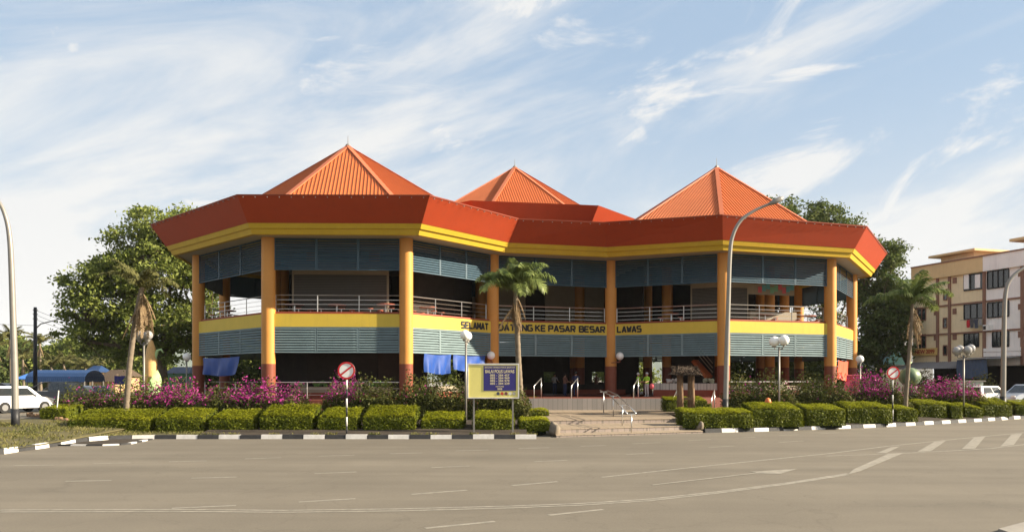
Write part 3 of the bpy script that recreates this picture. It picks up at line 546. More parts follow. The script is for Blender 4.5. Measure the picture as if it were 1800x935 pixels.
# ---------------------------------------------------------------- vegetation builders
def hedge(x0, x1, ytb, ytf, yb, label, depth=1.7, z_g=.2, name='clipped_hedge'):
    Yf = gy(yb, z_g); zf = EYE + (HZ - ytf) / FPX * Yf; Yb = Yf + depth; zb = EYE + (HZ - ytb) / FPX * Yb
    xa, xb = gx(x0, Yf) + .11, gx(x1, Yf) - .11; xa2, xb2 = gx(x0, Yf) + .06, gx(x1, Yf) - .06
    zf = max(zf, z_g + .35); zb = min(max(zb, zf + .02), zf + .45)
    e = thing(name, label, 'hedge', ((xa + xb) / 2, (Yf + Yb) / 2, z_g), 'clipped hedges in front of the market')
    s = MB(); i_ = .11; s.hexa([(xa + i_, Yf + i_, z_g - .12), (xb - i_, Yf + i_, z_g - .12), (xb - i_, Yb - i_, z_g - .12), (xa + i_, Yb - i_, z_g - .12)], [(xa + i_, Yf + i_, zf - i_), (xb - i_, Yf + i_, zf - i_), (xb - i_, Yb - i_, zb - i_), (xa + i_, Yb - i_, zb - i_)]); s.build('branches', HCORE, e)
    w = xb - xa; dens = 1000; P = []; Nn = []
    def bump(X, Y_): return .025 * np.sin(X * 2.3 + x0) * np.cos(Y_ * 1.9) + .018 * np.sin(X * 6.1 + 1.3 * x0)
    def put(n_, f, nr):
        a, b = rng.random(n_), rng.random(n_); p = f(a, b); P.append(p); Nn.append(np.tile(nr, (n_, 1)))
    hgt = zf - z_g
    put(int(dens * 1.25 * w * depth), lambda a, b: np.stack([xa + a * w, Yf + b * depth, zf + (zb - zf) * b + bump(xa + a * w, b) + rng.normal(0, .022, len(a))], 1), (0, 0, 1.3))
    put(int(dens * w * hgt), lambda a, b: np.stack([xa + a * w, Yf + bump(xa + a * w, b * 2) + rng.normal(0, .03, len(a)), z_g + b * hgt], 1), (0, -1.2, .2))
    for xx, sg in ((xa, -1), (xb, 1)): put(int(dens * depth * hgt), lambda a, b: np.stack([xx + rng.normal(0, .03, len(a)) + .04 * np.sin(a * 7 + xx), Yf + a * depth, z_g + b * (hgt + (zb - zf) * a)], 1), (1.2 * sg, 0, .2))
    P, Nn = np.concatenate(P), np.concatenate(Nn)
    # round the arrises
    c = np.array([(xa + xb) / 2, (Yf + Yb) / 2]); dx = np.clip((np.abs(P[:, 0] - c[0]) - (w / 2 - .22)) / .22, 0, 1.2); dy = np.clip((np.abs(P[:, 1] - c[1]) - (depth / 2 - .22)) / .22, 0, 1.2); top = np.clip((P[:, 2] - (zf - .3)) / .3, 0, 1)
    P[:, 2] -= (.05 * np.maximum(dx, dy) ** 3) * top
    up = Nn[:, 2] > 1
    stuff(quads_mesh('foliage', leaf_quads(P[~up], .058, Nn[~up], .6), LEAFH, e)); stuff(quads_mesh('sunlit_top_leaves', leaf_quads(P[up], .055, Nn[up], .32), LEAFT, e)); return e  # top leaves take the lighter, sunlit-coloured copy of the leaf material
def bush_row(x0, x1, ytop, Y, label, flowers=.0, depth=1.7, z_g=.42, leaf=None, name='bougainvillea_hedge', cat='shrub', dens=1250, fl_range=None, lsize=.078):
    xa, xb = gx(x0, Y), gx(x1, Y); zt = EYE + (HZ - ytop) / FPX * Y; w = xb - xa; h = zt - z_g
    e = thing(name, label, cat, ((xa + xb) / 2, Y + depth / 2, z_g), 'flowering shrubs behind the clipped hedges')
    n_ = int(dens * w * h * .9); a = rng.random(n_) * w; b = rng.random(n_) ** .6; ang = rng.uniform(-.2, math.pi + .2, n_)
    ph = x0 * .1; hv = h * (.9 + .09 * np.sin(a * 1.7 + ph) + .06 * np.sin(a * 4.3 + ph * 2))
    edge = np.clip(np.minimum(a, w - a) / .5, .35, 1) ** .5
    rr = .55 + .45 * b; X = xa + a + rng.normal(0, .1, n_); Yy = Y + depth / 2 - np.cos(ang) * depth / 2 * rr * (1 - 0) + rng.normal(0, .05, n_); Zz = z_g + .35 * h * edge * rng.random(n_) * (rng.random(n_) < .5) + np.maximum(0, np.sin(ang)) * hv * edge * rr
    low = rng.random(n_) < .4; Yy[low] = Y + rng.normal(.08, .08, low.sum()); Zz[low] = z_g + rng.random(low.sum()) * hv[low] * .72 * edge[low]
    P = np.stack([X, Yy, Zz], 1); stray = rng.random(n_) < .06; P[stray, 2] += rng.exponential(.12, stray.sum()); P[stray, 1] -= rng.exponential(.08, stray.sum())
    mi = np.zeros(n_); hrel = (P[:, 2] - z_g) / h; clump = np.sin(P[:, 0] * 2.9 + ph) + np.sin(P[:, 0] * 1.3 + 2 + ph) + .8 * np.sin(P[:, 0] * 7.)
    prob = flowers * np.clip((hrel - .38) * 3.4, 0, 1) * np.clip(.7 + .3 * clump, .1, 1)
    if fl_range is not None: prob *= ((P[:, 0] > gx(fl_range[0], Y)) & (P[:, 0] < gx(fl_range[1], Y)))
    mi = rng.random(n_) < prob
    q = leaf_quads(P, lsize); s = MB()
    for k in range(int(w * 5)):
        x = xa + random.random() * w; s.tube([(x, Y + depth * random.uniform(.25, .75), z_g - .05), (x + random.gauss(0, .15), Y + depth * random.uniform(.2, .7), z_g + h * .4), (x + random.gauss(0, .3), Y + depth * random.uniform(.1, .9), z_g + h * .8)], [.025, .018, .008], 4)
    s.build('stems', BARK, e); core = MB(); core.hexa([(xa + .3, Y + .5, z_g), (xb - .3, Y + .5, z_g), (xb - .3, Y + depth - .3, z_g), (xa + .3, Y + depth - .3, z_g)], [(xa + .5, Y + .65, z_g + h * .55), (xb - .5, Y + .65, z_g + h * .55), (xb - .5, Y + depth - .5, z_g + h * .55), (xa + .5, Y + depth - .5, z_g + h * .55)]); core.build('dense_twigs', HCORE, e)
    stuff(quads_mesh('foliage', q[~mi], leaf or LEAFB, e))
    if mi.any(): stuff(quads_mesh('flowers', q[mi], PINK, e))
    return e
def tree(base, blobs, label, ntips, nleaf, lsize, lm, trunk_r=.35, name='broadleaf_tree', group=None, spread=.75, fork=.35, seed=1):
    """blobs: ellipsoids (cx,cy,cz,rx,ry,rz); limbs run to tips spread through them, leaves gather round the tips"""
    g = np.random.default_rng(seed); base = Vector(base); e = thing(name, label, 'tree', base, group)
    vol = np.array([b[3] * b[4] * b[5] for b in blobs]) ** .8; tips = []
    for b, k in zip(blobs, (vol / vol.sum() * ntips).astype(int) + 1):
        d = g.normal(size=(k, 3)); d /= np.linalg.norm(d, axis=1)[:, None]; r = g.random(k)[:, None] ** .45; tips.append(np.array(b[:3]) + d * r * np.array(b[3:]))
    T = np.concatenate(tips); cen = T.mean(0); top = Vector((base.x + (cen[0] - base.x) * .3, base.y, base.z + (cen[2] - base.z) * fork))
    s = MB(); s.tube([base - Vector((0, 0, .2)), base.lerp(top, .5) + Vector((.1, 0, 0)), top], [trunk_r * 1.35, trunk_r, trunk_r * .85], 9); s.build('trunk', BARK, e, True)
    s = MB(); npri = 9; pri = T[g.choice(len(T), npri, replace=False)]; pri = pri * .72 + np.array(top) * .28
    for p in pri: m_ = (np.array(top) + p) / 2 + g.normal(0, .3, 3); s.tube([top, m_, p], [trunk_r * .55, trunk_r * .36, trunk_r * .2], 6)
    for t in T:
        p = pri[np.argmin(((pri - t) ** 2).sum(1))]; m_ = (p + t) / 2 + g.normal(0, .2, 3); s.tube([p, m_, t], [trunk_r * .14, trunk_r * .08, .012], 4, False)
    s.build('limbs', BARK, e, True)
    per = max(1, nleaf // len(T)); rs = spread * g.uniform(.55, 1.25, len(T)); P = np.repeat(T, per, 0) + g.normal(size=(len(T) * per, 3)) * np.repeat(rs, per)[:, None] * np.array([1, 1, .6])
    stuff(quads_mesh('crown', leaf_quads(P, lsize), lm, e)); return e
def frond_mesh(L_, droop, npair, width, m_, name, seed, ragged=0.):
    g = random.Random(seed); s = MB(); pts = []
    for i in range(13):
        t = i / 12; ang = R(72) - droop * t ** 1.15; 
        if i == 0: p = Vector((0, 0, 0))
        else: p = pts[-1] + Vector((math.cos(ang), 0, math.sin(ang))) * L_ / 12
        pts.append(p)
    s.tube(pts, [.045 * (1 - .85 * i / 12) for i in range(13)], 4)
    def rach(t): x = t * 12; i = min(int(x), 11); return pts[i].lerp(pts[i + 1], x - i), (pts[i + 1] - pts[i]).normalized()
    for k in range(npair):
        t = .14 + .85 * k / npair; p, d = rach(t); ll = width * math.sin(math.pi * min(1, .2 + .78 * t)) ** .6 * g.uniform(.8, 1.12)
        for sg in (-1, 1):
            if g.random() < ragged: continue
            side = Vector((0, sg, 0)); dirn = (d * .55 + side * .8 + Vector((0, 0, g.uniform(-.15, .3)))).normalized(); mid = p + dirn * ll * .5; end = mid + (dirn + Vector((0, 0, -1.1 - g.random() * .5))).normalized() * ll * .55
            wv = d.cross(dirn).cross(dirn).normalized() * .03 * (L_ / 2.2); s.add([p - wv * .5, p + wv * .5, mid + wv, end, mid - wv], [(0, 1, 2, 4), (4, 2, 3)])
    return s
FM = {}
def palm(px_, Y, pts_px, crown, L_, label, nf=17, dry=14, trunk_r=(.17, .12), seed=3, name='palm_tree', fm=None, group='palms in the garden', droops=(1.9, 2.5, 1.3), zb=.35, ragged=.0, width=.62, dryl=.7):
    P = [at(x, y, Y) for x, y in pts_px]; P[0].z = zb; e = thing(name, label, 'palm tree', P[0], group); g = random.Random(seed)
    s = MB(); n_ = len(P); Q = [P[i].lerp(P[i + 1], k / 12) for i in range(n_ - 1) for k in range(12)] + [P[-1]]; nq = len(Q) - 1; s.tube(Q, [(trunk_r[0] + (trunk_r[1] - trunk_r[0]) * i / nq) * (1.05 if i % 3 == 0 else .97) * (1 + .35 * max(0, 1 - i / 5)) for i in range(nq + 1)], 9); s.build('trunk', PBARK, e, True); top = P[-1]
    for j, dr in enumerate(droops):
        key = (L_, j, seed)
        FM[key] = frond_mesh(L_ * (1 - .1 * j), dr, 42, width, FROND, 'frond', seed * 10 + j, ragged)
    meshes = []
    for j in range(len(droops)):
        o_ = FM[(L_, j, seed)].build('frond', fm or FROND, None); meshes.append(o_.data); bpy.data.objects.remove(o_)
    for k in range(nf):
        o_ = bpy.data.objects.new('frond', meshes[k % len(meshes)]); COL.objects.link(o_); o_.parent = e; o_.location = top - P[0] + Vector((0, 0, -.1 - .02 * (k % 5))); o_.rotation_euler = (g.uniform(-.25, .25), g.uniform(-.35, .4), k * 2.399 + g.uniform(-.3, .3)); sc = g.uniform(.8, 1.08); o_.scale = (sc, sc, sc)
    if dry:
        dm = frond_mesh(L_ * dryl, .25, 26, .3, DRYF, 'dry_frond', seed + 99, .2).build('dry_frond', DRYF, None); dmesh = dm.data; bpy.data.objects.remove(dm)
        for k in range(dry):
            o_ = bpy.data.objects.new('dry_frond', dmesh); COL.objects.link(o_); o_.parent = e; o_.location = top - P[0] + Vector((0, 0, -.25 - .1 * (k % 7))); o_.rotation_euler = (g.uniform(-.2, .2), R(146) + g.uniform(-.16, .14) - (.35 if k % 6 == 0 else 0), k * 2.399); sc = g.uniform(.7, 1.05); o_.scale = (sc, sc, sc)
    return e

HL = [(115, 268, 717, 737, 758), (270, 362, 716, 734, 758), (364, 450, 718, 735, 758), (453, 553, 709, 730, 758), (555, 631, 715, 732, 758), (634, 732, 711, 731, 758), (736, 818, 722, 737, 757), (829, 906, 720, 735, 758), (909, 969, 732, 738, 757.5)]
names = ['longest clipped hedge at the left end of the row by the lamp post', 'second clipped hedge from the left corner', 'third clipped hedge from the left corner', 'tallest block in the left hedge row, fourth from the corner', 'clipped hedge behind the left prohibition sign', 'clipped hedge right of the left prohibition sign', 'low clipped hedge left of the yellow notice board', 'clipped hedge under the yellow notice board', 'lowest tier of hedge at the left of the steps']
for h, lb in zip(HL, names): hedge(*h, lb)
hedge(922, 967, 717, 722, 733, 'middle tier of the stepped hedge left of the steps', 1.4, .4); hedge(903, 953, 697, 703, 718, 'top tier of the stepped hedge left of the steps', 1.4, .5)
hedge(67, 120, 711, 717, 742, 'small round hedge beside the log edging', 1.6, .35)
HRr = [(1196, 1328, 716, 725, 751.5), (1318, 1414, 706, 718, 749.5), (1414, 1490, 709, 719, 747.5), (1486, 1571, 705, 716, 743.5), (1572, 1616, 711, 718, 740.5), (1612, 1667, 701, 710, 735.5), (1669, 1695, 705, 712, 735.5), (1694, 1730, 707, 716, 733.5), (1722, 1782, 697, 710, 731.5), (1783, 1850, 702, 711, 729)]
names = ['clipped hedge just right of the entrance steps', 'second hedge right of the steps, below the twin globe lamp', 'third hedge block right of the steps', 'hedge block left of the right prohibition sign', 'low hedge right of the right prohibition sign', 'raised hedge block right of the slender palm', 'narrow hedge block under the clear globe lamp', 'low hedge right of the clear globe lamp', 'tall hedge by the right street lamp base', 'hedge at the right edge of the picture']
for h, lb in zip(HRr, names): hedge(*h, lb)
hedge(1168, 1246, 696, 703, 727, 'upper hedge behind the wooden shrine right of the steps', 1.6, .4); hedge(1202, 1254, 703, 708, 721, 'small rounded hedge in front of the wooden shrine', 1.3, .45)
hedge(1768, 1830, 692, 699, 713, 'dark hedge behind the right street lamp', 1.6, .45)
bush_row(84, 216, 684, 40.5, 'sparse bougainvillea bush left of the leaning palm', .16); bush_row(212, 345, 676, 39.6, 'bougainvillea with dense magenta flowers below the corn statue', .8)
bush_row(343, 536, 677, 39.4, 'bougainvillea with magenta flowers below the left columns', .72); bush_row(563, 700, 669, 39.2, 'bougainvillea behind the left prohibition sign, flowers at its left end', .6, fl_range=(563, 640))
bush_row(696, 826, 669, 39.2, 'mostly green bougainvillea left of the notice board', .03); bush_row(824, 930, 674, 39.0, 'leafy shrub behind the yellow notice board', .0)
bush_row(1279, 1400, 664, 42.2, 'green brown bougainvillea right of the tall street lamp', .04); bush_row(1395, 1505, 664, 43.6, 'green bougainvillea below the right pavilion louvers with few flowers', .05)
bush_row(1497, 1602, 663, 45., 'magenta bougainvillea behind the right prohibition sign', .6); bush_row(1600, 1740, 672, 48.5, 'magenta bougainvillea right of the watermelon statue', .68, z_g=.45)
stuff(bush_row(190, 330, 668, 44.5, 'pale green low plants around the corn statue', 0, 1.4, .5, LEAFH, 'ground_cover', 'plants', 380))

palm(910, 41, [(917, 740), (914, 680), (911, 630), (909, 580), (907, 545), (906, 508)], None, 2.6, 'green palm with a skirt of dry fronds in front of the entrance', 32, 15, (.16, .12), 3, width=.85, droops=(1.9, 2.6, 1.2, .5, .9))
palm(1600, 44, [(1591, 725), (1593, 690), (1597, 640), (1601, 590), (1603, 555), (1604, 532)], None, 2.7, 'slender palm with upright fronds right of the market', 15, 6, (.12, .085), 5, droops=(1.7, 1.25, 2.0), width=.75)
palm(240, 39.5, [(221, 735), (224, 690), (228, 640), (233, 600), (238, 560), (244, 530), (250, 505)], None, 2.3, 'leaning half dead palm with ragged fronds beside the corn statue', 15, 24, (.14, .12), 8, droops=(1.7, 1.1, 2.3), ragged=.3, fm=LEAFD, dryl=.85, width=.5)

def B_(px_, py, Y, rx, ry, rz): p = at(px_, py, Y); return (p.x, p.y, p.z, rx, ry, rz)
tree((gx(285, 74), 74, .4), [B_(285, 470, 74, 5.6, 4.5, 5.2), B_(190, 530, 73, 3.6, 3.5, 4.2), B_(160, 500, 73, 2.6, 2.5, 2), B_(340, 420, 75, 4, 4, 3), B_(360, 520, 74, 3.4, 3, 5), B_(240, 590, 74, 5.2, 3.5, 2.6), B_(250, 420, 74, 3, 3, 2.6), B_(150, 570, 73, 2.6, 2.5, 2.6), B_(215, 465, 73, 3.4, 3, 3.2), B_(310, 580, 73, 4.2, 3, 3), B_(370, 450, 75, 3, 3, 3.4)], 'large spreading tree behind the corn statue, left of the market', 620, 62000, .2, LEAF1, .5, seed=4, spread=.5)
for i, (px_, py, Y, blobs, lb, lm) in enumerate([(1385, 640, 92, [B_(1365, 390, 92, 2.6, 3, 3), B_(1400, 450, 92, 4, 3, 6)], 'feathery tree top rising behind the right pyramid roof', LEAF2), (1450, 640, 94, [B_(1435, 385, 94, 2.3, 2.5, 2.6), B_(1490, 410, 94, 3, 3, 3.2), B_(1450, 480, 94, 4.5, 3, 6)], 'tall dark tree behind the right pavilion', LEAF2),
                                   (1545, 640, 84, [B_(1545, 450, 84, 2.2, 3, 2.6), B_(1530, 510, 84, 3, 3, 2.8), B_(1560, 560, 82, 2.6, 3, 2.6), B_(1535, 610, 82, 3.2, 3, 2.8)], 'dark tree to the right of the market between it and the shophouses', LEAF2), (1600, 620, 86, [B_(1570, 520, 86, 1.6, 2, 1), B_(1590, 545, 86, 2, 2, .9)], 'thin branching tree in front of the shophouse end', LEAF2)]):
    tree((gx(px_, Y), Y, .45), blobs, lb, 150, 16000, .23, lm, .3, seed=11 + i, spread=.55, group='trees behind the market')
for i, (x, Y) in enumerate(((-14, 86), (-6, 92), (3, 96), (12, 92), (21, 86), (-22, 80), (28, 80), (-30, 90))):
    tree((x, Y, .45), [(x, Y, 4.2, 3.6, 3, 2.6), (x + 1.5, Y, 2.4, 3, 2.5, 1.6)], 'leafy tree seen through the open market floors, ' + ['fourth', 'fifth', 'sixth', 'seventh', 'eighth', 'third', 'ninth', 'second'][i] + ' from the left', 60, 7000, .26, LEAF1 if i % 2 else LEAF2, .2, seed=30 + i, group='trees beyond the market')

FT = ['far tree cut by the left edge', 'far tree behind the tallest coconut palm', 'far tree between the tall coconut palms', 'far tree behind the utility pole', 'far tree right of the utility pole', 'far tree above the left end of the blue shelter', 'far tree above the middle of the blue shelter', 'far tree above the right end of the blue shelter', 'far tree above the thatched stall', 'far tree behind the leaning palm', 'far tree behind the corn statue', 'far tree behind the big tree trunk', 'far tree behind the green hut']
bush_row(1285, 1420, 618, 82, 'dense dark shrubs behind the middle of the right pavilion', 0, 3., .45, LEAF2, 'garden_shrub', 'shrub', 150, None, .26); bush_row(1415, 1540, 618, 80, 'dense dark shrubs behind the right end of the market', 0, 3., .45, LEAF2, 'garden_shrub', 'shrub', 150, None, .26)
bush_row(345, 480, 618, 78, 'dense shrubs seen through the leftmost market bay', 0, 3., .45, LEAF2, 'garden_shrub', 'shrub', 150, None, .26)
# far left tree belt and coconut palms
for i in range(13):
    x0 = -14 + i * 22; Y = 128 + (i * 37) % 25; x = gx(x0, Y); hh = 7 + (i * 29) % 5
    tree((x, Y, .4), [(x, Y, hh * .62, 4.2, 3.5, hh * .38), (x + 1.5, Y, hh * .35, 4.5, 3, 2.6)], FT[i], 70, 6500, .42, LEAF1 if i % 3 else LEAF2, .3, seed=60 + i, group='far tree belt on the left', name='far_tree')
for i, (px_, ty, Y) in enumerate(((18, 596, 105), (70, 604, 108), (40, 632, 112), (112, 640, 112), (150, 648, 110), (-10, 610, 106), (90, 645, 100), (178, 645, 114))):
    palm(px_, Y, [(px_ + 2, 680), (px_ + 1, 650), (px_, ty)], None, 3.1, ['tallest far coconut palm at the left edge', 'tall far coconut palm right of the lamp post', 'short far coconut palm left of the utility pole', 'low far palm right of the utility pole', 'low far palm above the blue shelter', 'far coconut palm cut by the left edge', 'small far palm by the utility pole', 'low far palm right of the blue shelter'][i], 13, 5, (.18, .13), 20 + i % 3, 'coconut_palm', group='far coconut palms', droops=(1.7, 2.4, 1.1), zb=.4, fm=LEAFD)
# far hill
g = np.random.default_rng(5); xs_ = np.linspace(-2600, 600, 70); V = []; F = []
for j, (yy, k) in enumerate(((3000, 0.), (3250, .6), (3600, 1.), (4200, .3))):
    for x in xs_: V.append((x, yy, max(0, k * (150 + 60 * math.sin(x / 300.) + 30 * math.sin(x / 110. + 1)))))
n_ = len(xs_); F = [(j * n_ + i, j * n_ + i + 1, (j + 1) * n_ + i + 1, (j + 1) * n_ + i) for j in range(3) for i in range(n_ - 1)]
me = bpy.data.meshes.new('hill'); me.from_pydata(V, [], F); me.materials.append(mat('hill_forest', (.06, .09, .05), .95, .3, .01)); ho = bpy.data.objects.new('hill', me); COL.objects.link(ho); struct(ho)

# ---------------------------------------------------------------- lamps, poles, signs
def street_lamp(px_, Y, pts, label, zb=.35, r0=.13, black_h=.9, head=True):
    P = [at(x, y, Y) for x, y in pts]; P[0].z = zb; e = thing('street_lamp', label, 'street lamp', P[0], 'tall curved street lamps')
    # smooth the bend
    Q = []
    for i in range(len(P) - 1):
        p0, p1, p2, p3 = P[max(i - 1, 0)], P[i], P[i + 1], P[min(i + 2, len(P) - 1)]
        for k in range(5):
            t = k / 5; Q.append(.5 * ((2 * p1) + (p2 - p0) * t + (2 * p0 - 5 * p1 + 4 * p2 - p3) * t * t + (3 * p1 - p0 - 3 * p2 + p3) * t ** 3))
    Q.append(P[-1]); n_ = len(Q); s = MB(); s.tube(Q, [r0 * (1 - .55 * i / (n_ - 1)) for i in range(n_)], 10); s.build('pole', GALV, e, True)
    s = MB(); s.tube([P[0] + Vector((0, 0, -.02)), P[0] + Vector((0, 0, black_h))], r0 * 1.12, 10); s.build('painted_base', BLACKP, e, True); s = MB(); s.box(P[0] + Vector((0, 0, .02)), (.7, .7, .1)); s.build('footing', CONC, e)
    if head: d = (P[-1] - P[-2]).normalized(); s = MB(); s.tube([P[-1] - d * .1, P[-1] + d * .2, P[-1] + d * .55, P[-1] + d * .75], [.07, .14, .15, .05], 10); s.build('lamp_head', GALV, e, True)
    return e
street_lamp(27, 34.6, [(27, 755), (26, 660), (23, 560), (20, 470), (17, 420), (11, 385), (-2, 355), (-30, 322)], 'tall curved steel street lamp at the left edge on the grass', .25, .15)
street_lamp(1275, 41.5, [(1275, 735), (1277, 640), (1280, 540), (1283, 450), (1288, 415), (1302, 388), (1325, 371), (1354, 358)], 'tall curved steel street lamp in front of the right pavilion', .4, .14, 1.0)
street_lamp(1764, 50, [(1763, 720), (1764, 640), (1765, 570), (1767, 520), (1773, 496), (1786, 480), (1803, 470), (1830, 462)], 'tall curved street lamp by the shophouses at the right', .45, .16)
CLEAR = mat('clear_globe', (.3, .29, .28), .08, .05, 2., spec=.8)
def globe_lamp(px_, Y, ytop, globes, label, gm=GLOBE, r=.27, zb=.4):
    b = at(px_, 0, Y); b.z = zb; zt = EYE + (HZ - ytop) / FPX * Y; e = thing('globe_lamp', label, 'lamp post', b, 'garden globe lamps'); s = MB(); s.tube([b, (b.x, b.y, zt - .3)], .05, 8); s.build('post', GALV, e, True)
    for dx, dy, dz in globes:
        s = MB(); s.tube([(b.x, b.y, zt - .45), (b.x + dx * .8, b.y + dy * .8, zt - .42 + dz), (b.x + dx, b.y + dy, zt - .2 + dz)], .028, 6); s.lathe([(.1, -.1), (.11, 0)], (b.x + dx, b.y + dy, zt - .2 + dz), 10); a = s.build('arm', GALV, e); s = MB(); s.ball((b.x + dx, b.y + dy, zt + dz), r); s.build('lamp_globe', gm, a, True)
globe_lamp(819, 38.0, 590, [(.04, .3, 0), (-.02, -.3, .02)], 'white globe lamp post left of the notice board', r=.235)
globe_lamp(1369.5, 41.6, 599, [(-.2, .15, -.02), (.2, -.15, .03)], 'twin white globe lamp post below the right pavilion')
globe_lamp(1694, 47, 615, [(-.36, .1, -.05), (.36, -.1, .08), (0, .4, .05), (0, -.4, -.02)], 'clear four globe lamp post in front of the shophouses', CLEAR, .25)
globe_lamp(253, 40.5, 590, [(-.25, .1, 0), (.25, -.1, .02), (0, .35, .0)], 'clear globe lamp post beside the leaning palm', CLEAR, .24)
globe_lamp(328, 50, 627, [(0, .05, 0)], 'single globe lamp left of the leftmost column', r=.25); globe_lamp(1512, 52, 631, [(0, .05, 0)], 'single globe lamp right of the market', r=.25)
SRED = mat('sign_red', (.5, .02, .025), .4, .06, 3.); SWH = mat('sign_white', (.8, .78, .74), .4, .04, 3.)
def no_sign(px_, Y, yc, r, label, zb):
    c = at(px_, yc, Y); b = Vector((c.x, Y, zb)); e = thing('prohibition_sign', label, 'road sign', b, 'round prohibition signs')
    h = c.z - zb; nseg = 7
    for k in range(nseg): s = MB(); z0, z1 = zb + (h) * k / nseg, zb + h * (k + 1) / nseg; s.tube([(b.x, b.y + .05, z0), (b.x, b.y + .05, z1 - .001)], .035, 8); s.build('post_band', BLACKP if k % 2 == 0 else KWHITE, e, True)
    def disc(rad, y, m_, nm, inner=0):
        s = MB(); sg = 40; ring_ = lambda rr, yy: [(c.x + rr * math.cos(2 * math.pi * k / sg), yy, c.z + rr * math.sin(2 * math.pi * k / sg)) for k in range(sg)]
        A, B2 = ring_(rad, y), ring_(rad, y + .012)
        if inner:
            C_, D_ = ring_(inner, y), ring_(inner, y + .012); s.add(A + C_ + B2, [(k, (k + 1) % sg, sg + (k + 1) % sg, sg + k) for k in range(sg)] + [(2 * sg + (k + 1) % sg, 2 * sg + k, k, (k + 1) % sg)[::-1] for k in range(sg)])
        else: s.add(A + B2, [tuple(range(sg))[::-1], tuple(range(sg, 2 * sg))] + [(k, (k + 1) % sg, sg + (k + 1) % sg, sg + k) for k in range(sg)])
        return s.build(nm, m_, e)
    disc(r, b.y - .01, SWH, 'face'); disc(r, b.y - .026, SRED, 'rim', r * .8)
    s = MB(); d = Vector((math.cos(R(38)), 0, math.sin(R(38)))); s.bar(c - d * r * .82 + Vector((0, -.022, 0)), c + d * r * .82 + Vector((0, -.022, 0)), .008, r * .19, (0, 1, 0)); 
    s = MB(); n3 = Vector((-d.z, 0, d.x)) * r * .095; o3 = Vector((0, -.02, 0)); s.quad(c - d * r * .82 - n3 + o3, c + d * r * .82 - n3 + o3, c + d * r * .82 + n3 + o3, c - d * r * .82 + n3 + o3); s.build('diagonal_bar', SRED, e); return e
no_sign(609, 33.3, 651, .36, 'round white sign with red rim and bar in the left hedge row', .1); no_sign(1570, 41.6, 655, .33, 'round white sign with red rim and bar in the right hedge row', .1)
s = MB(); a = at(98, 742, 39); a.z = .35; s.tube([a, at(103, 686, 39)], .03, 6); tag(s.build('stake', KWHITE), 'thin pale stake standing by the log edging', 'stake')
# notice board
Yb = 33.6; nb = thing('notice_board', 'yellow police notice board with blue number panel on two posts', 'sign board', (gx(867, Yb), Yb, .05))
BY = mat('board_yellow', (.72, .64, .20), .5, .05, 2.); BBL = mat('board_blue', (.035, .03, .16), .5, .06, 2.); BTX = mat('board_text', (.66, .58, .36), .5, .04, 3.)
def brd(x0, y0, x1, y1, yo, th, m_, nm, par): a, b = at(x0, y1, Yb), at(x1, y0, Yb); s = MB(); s.box(((a.x + b.x) / 2, Yb - yo, (a.z + b.z) / 2), (b.x - a.x, th, b.z - a.z)); return s.build(nm, m_, par)
pn = brd(823.5, 640, 911, 699, 0, .05, BY, 'panel', nb); brd(821.8, 638.6, 912.6, 641, .01, .08, KWHITE, 'frame', nb); brd(821.8, 698, 912.6, 700, .01, .08, KWHITE, 'frame', nb); brd(821.8, 641.05, 823.8, 697.95, .01, .08, KWHITE, 'frame', nb); brd(910.4, 641.05, 912.6, 697.95, .01, .08, KWHITE, 'frame', nb)
brd(850, 642.8, 907, 686.5, .03, .012, BBL, 'blue_panel', nb)
for x in (833, 901.5): s = MB(); p = at(x, 0, Yb + .06); s.bar((p.x, p.y, 0), (p.x, p.y, EYE + .4), .07); s.build('post', GALV, nb)
def btxt(t, y, h, w, m_=BTX, cx=878.5): p = at(cx, y, Yb - .04); text(t, h / FPX * Yb, m_, nb, p, (1, 0, 0), (0, 0, 1), w / FPX * Yb, .02, 'lettering', .002)
btxt('BERSAMA MEMBANTERAS JENAYAH', 646, 2.8, 53); btxt('BALAI POLIS LAWAS', 652.5, 5.8, 51)
for i, t in enumerate(('085 - 284 457', '085 - 284 969', '085 - 284 979', '085 - 284 229')): btxt(t, 659.3 + i * 4.85, 3.7, 34)
btxt('HOTLINE', 679, 2.4, 14); btxt('999', 683.6, 3.6, 8.5)
for i, c in enumerate(((.06, .06, .09), (.45, .07, .04), (.16, .05, .06), (.62, .6, .5), (.35, .33, .28))): p = at(875.5 + i * 7, 691.5, Yb - .036); s = MB(); sg = 14; s.add([(p.x + .068 * math.cos(k * 2 * math.pi / sg), p.y, p.z + .068 * math.sin(k * 2 * math.pi / sg)) for k in range(sg)], [tuple(range(sg))[::-1]]); s.build('emblem', mat('emblem_%d' % i, c, .5, .3, 30.), nb)
# utility pole with street light and wires
Yu = 78; pb = at(62, 0, Yu); pb.z = .5; up_ = thing('utility_pole', 'dark utility pole with a street light arm above the parked pickup', 'utility pole', pb)
s = MB(); s.tube([pb, at(62, 540, Yu)], [.2, .15], 8); s.build('pole', BLACKP, up_, True); s = MB(); s.tube([at(62, 578, Yu), at(72, 569, Yu), at(100, 562, Yu), at(140, 551, Yu)], [.07, .06, .05, .05], 6); al = s.build('lamp_arm', GALV, up_, True); s = MB(); s.tube([at(136, 552, Yu), at(143, 549, Yu), at(152, 547.5, Yu)], [.08, .16, .06], 8); s.build('lamp_head', GALV, al, True)
for k, y in enumerate((545, 552, 560)): s = MB(); s.bar(at(58, y, Yu), at(66, y, Yu), .1, .1); s.build('insulator', CONC, up_)
for k, (y0, y1) in enumerate(((545, 590), (553, 600), (561, 606), (572, 560))):
    s = MB(); x1 = 200 if k < 3 else -60; s.tube([at(62, y0, Yu), at((62 + x1) / 2, (y0 + y1) / 2 + 4, Yu + 4), at(x1, y1, Yu + 8)], .018, 4); s.build('power_line', BLACKP, up_)
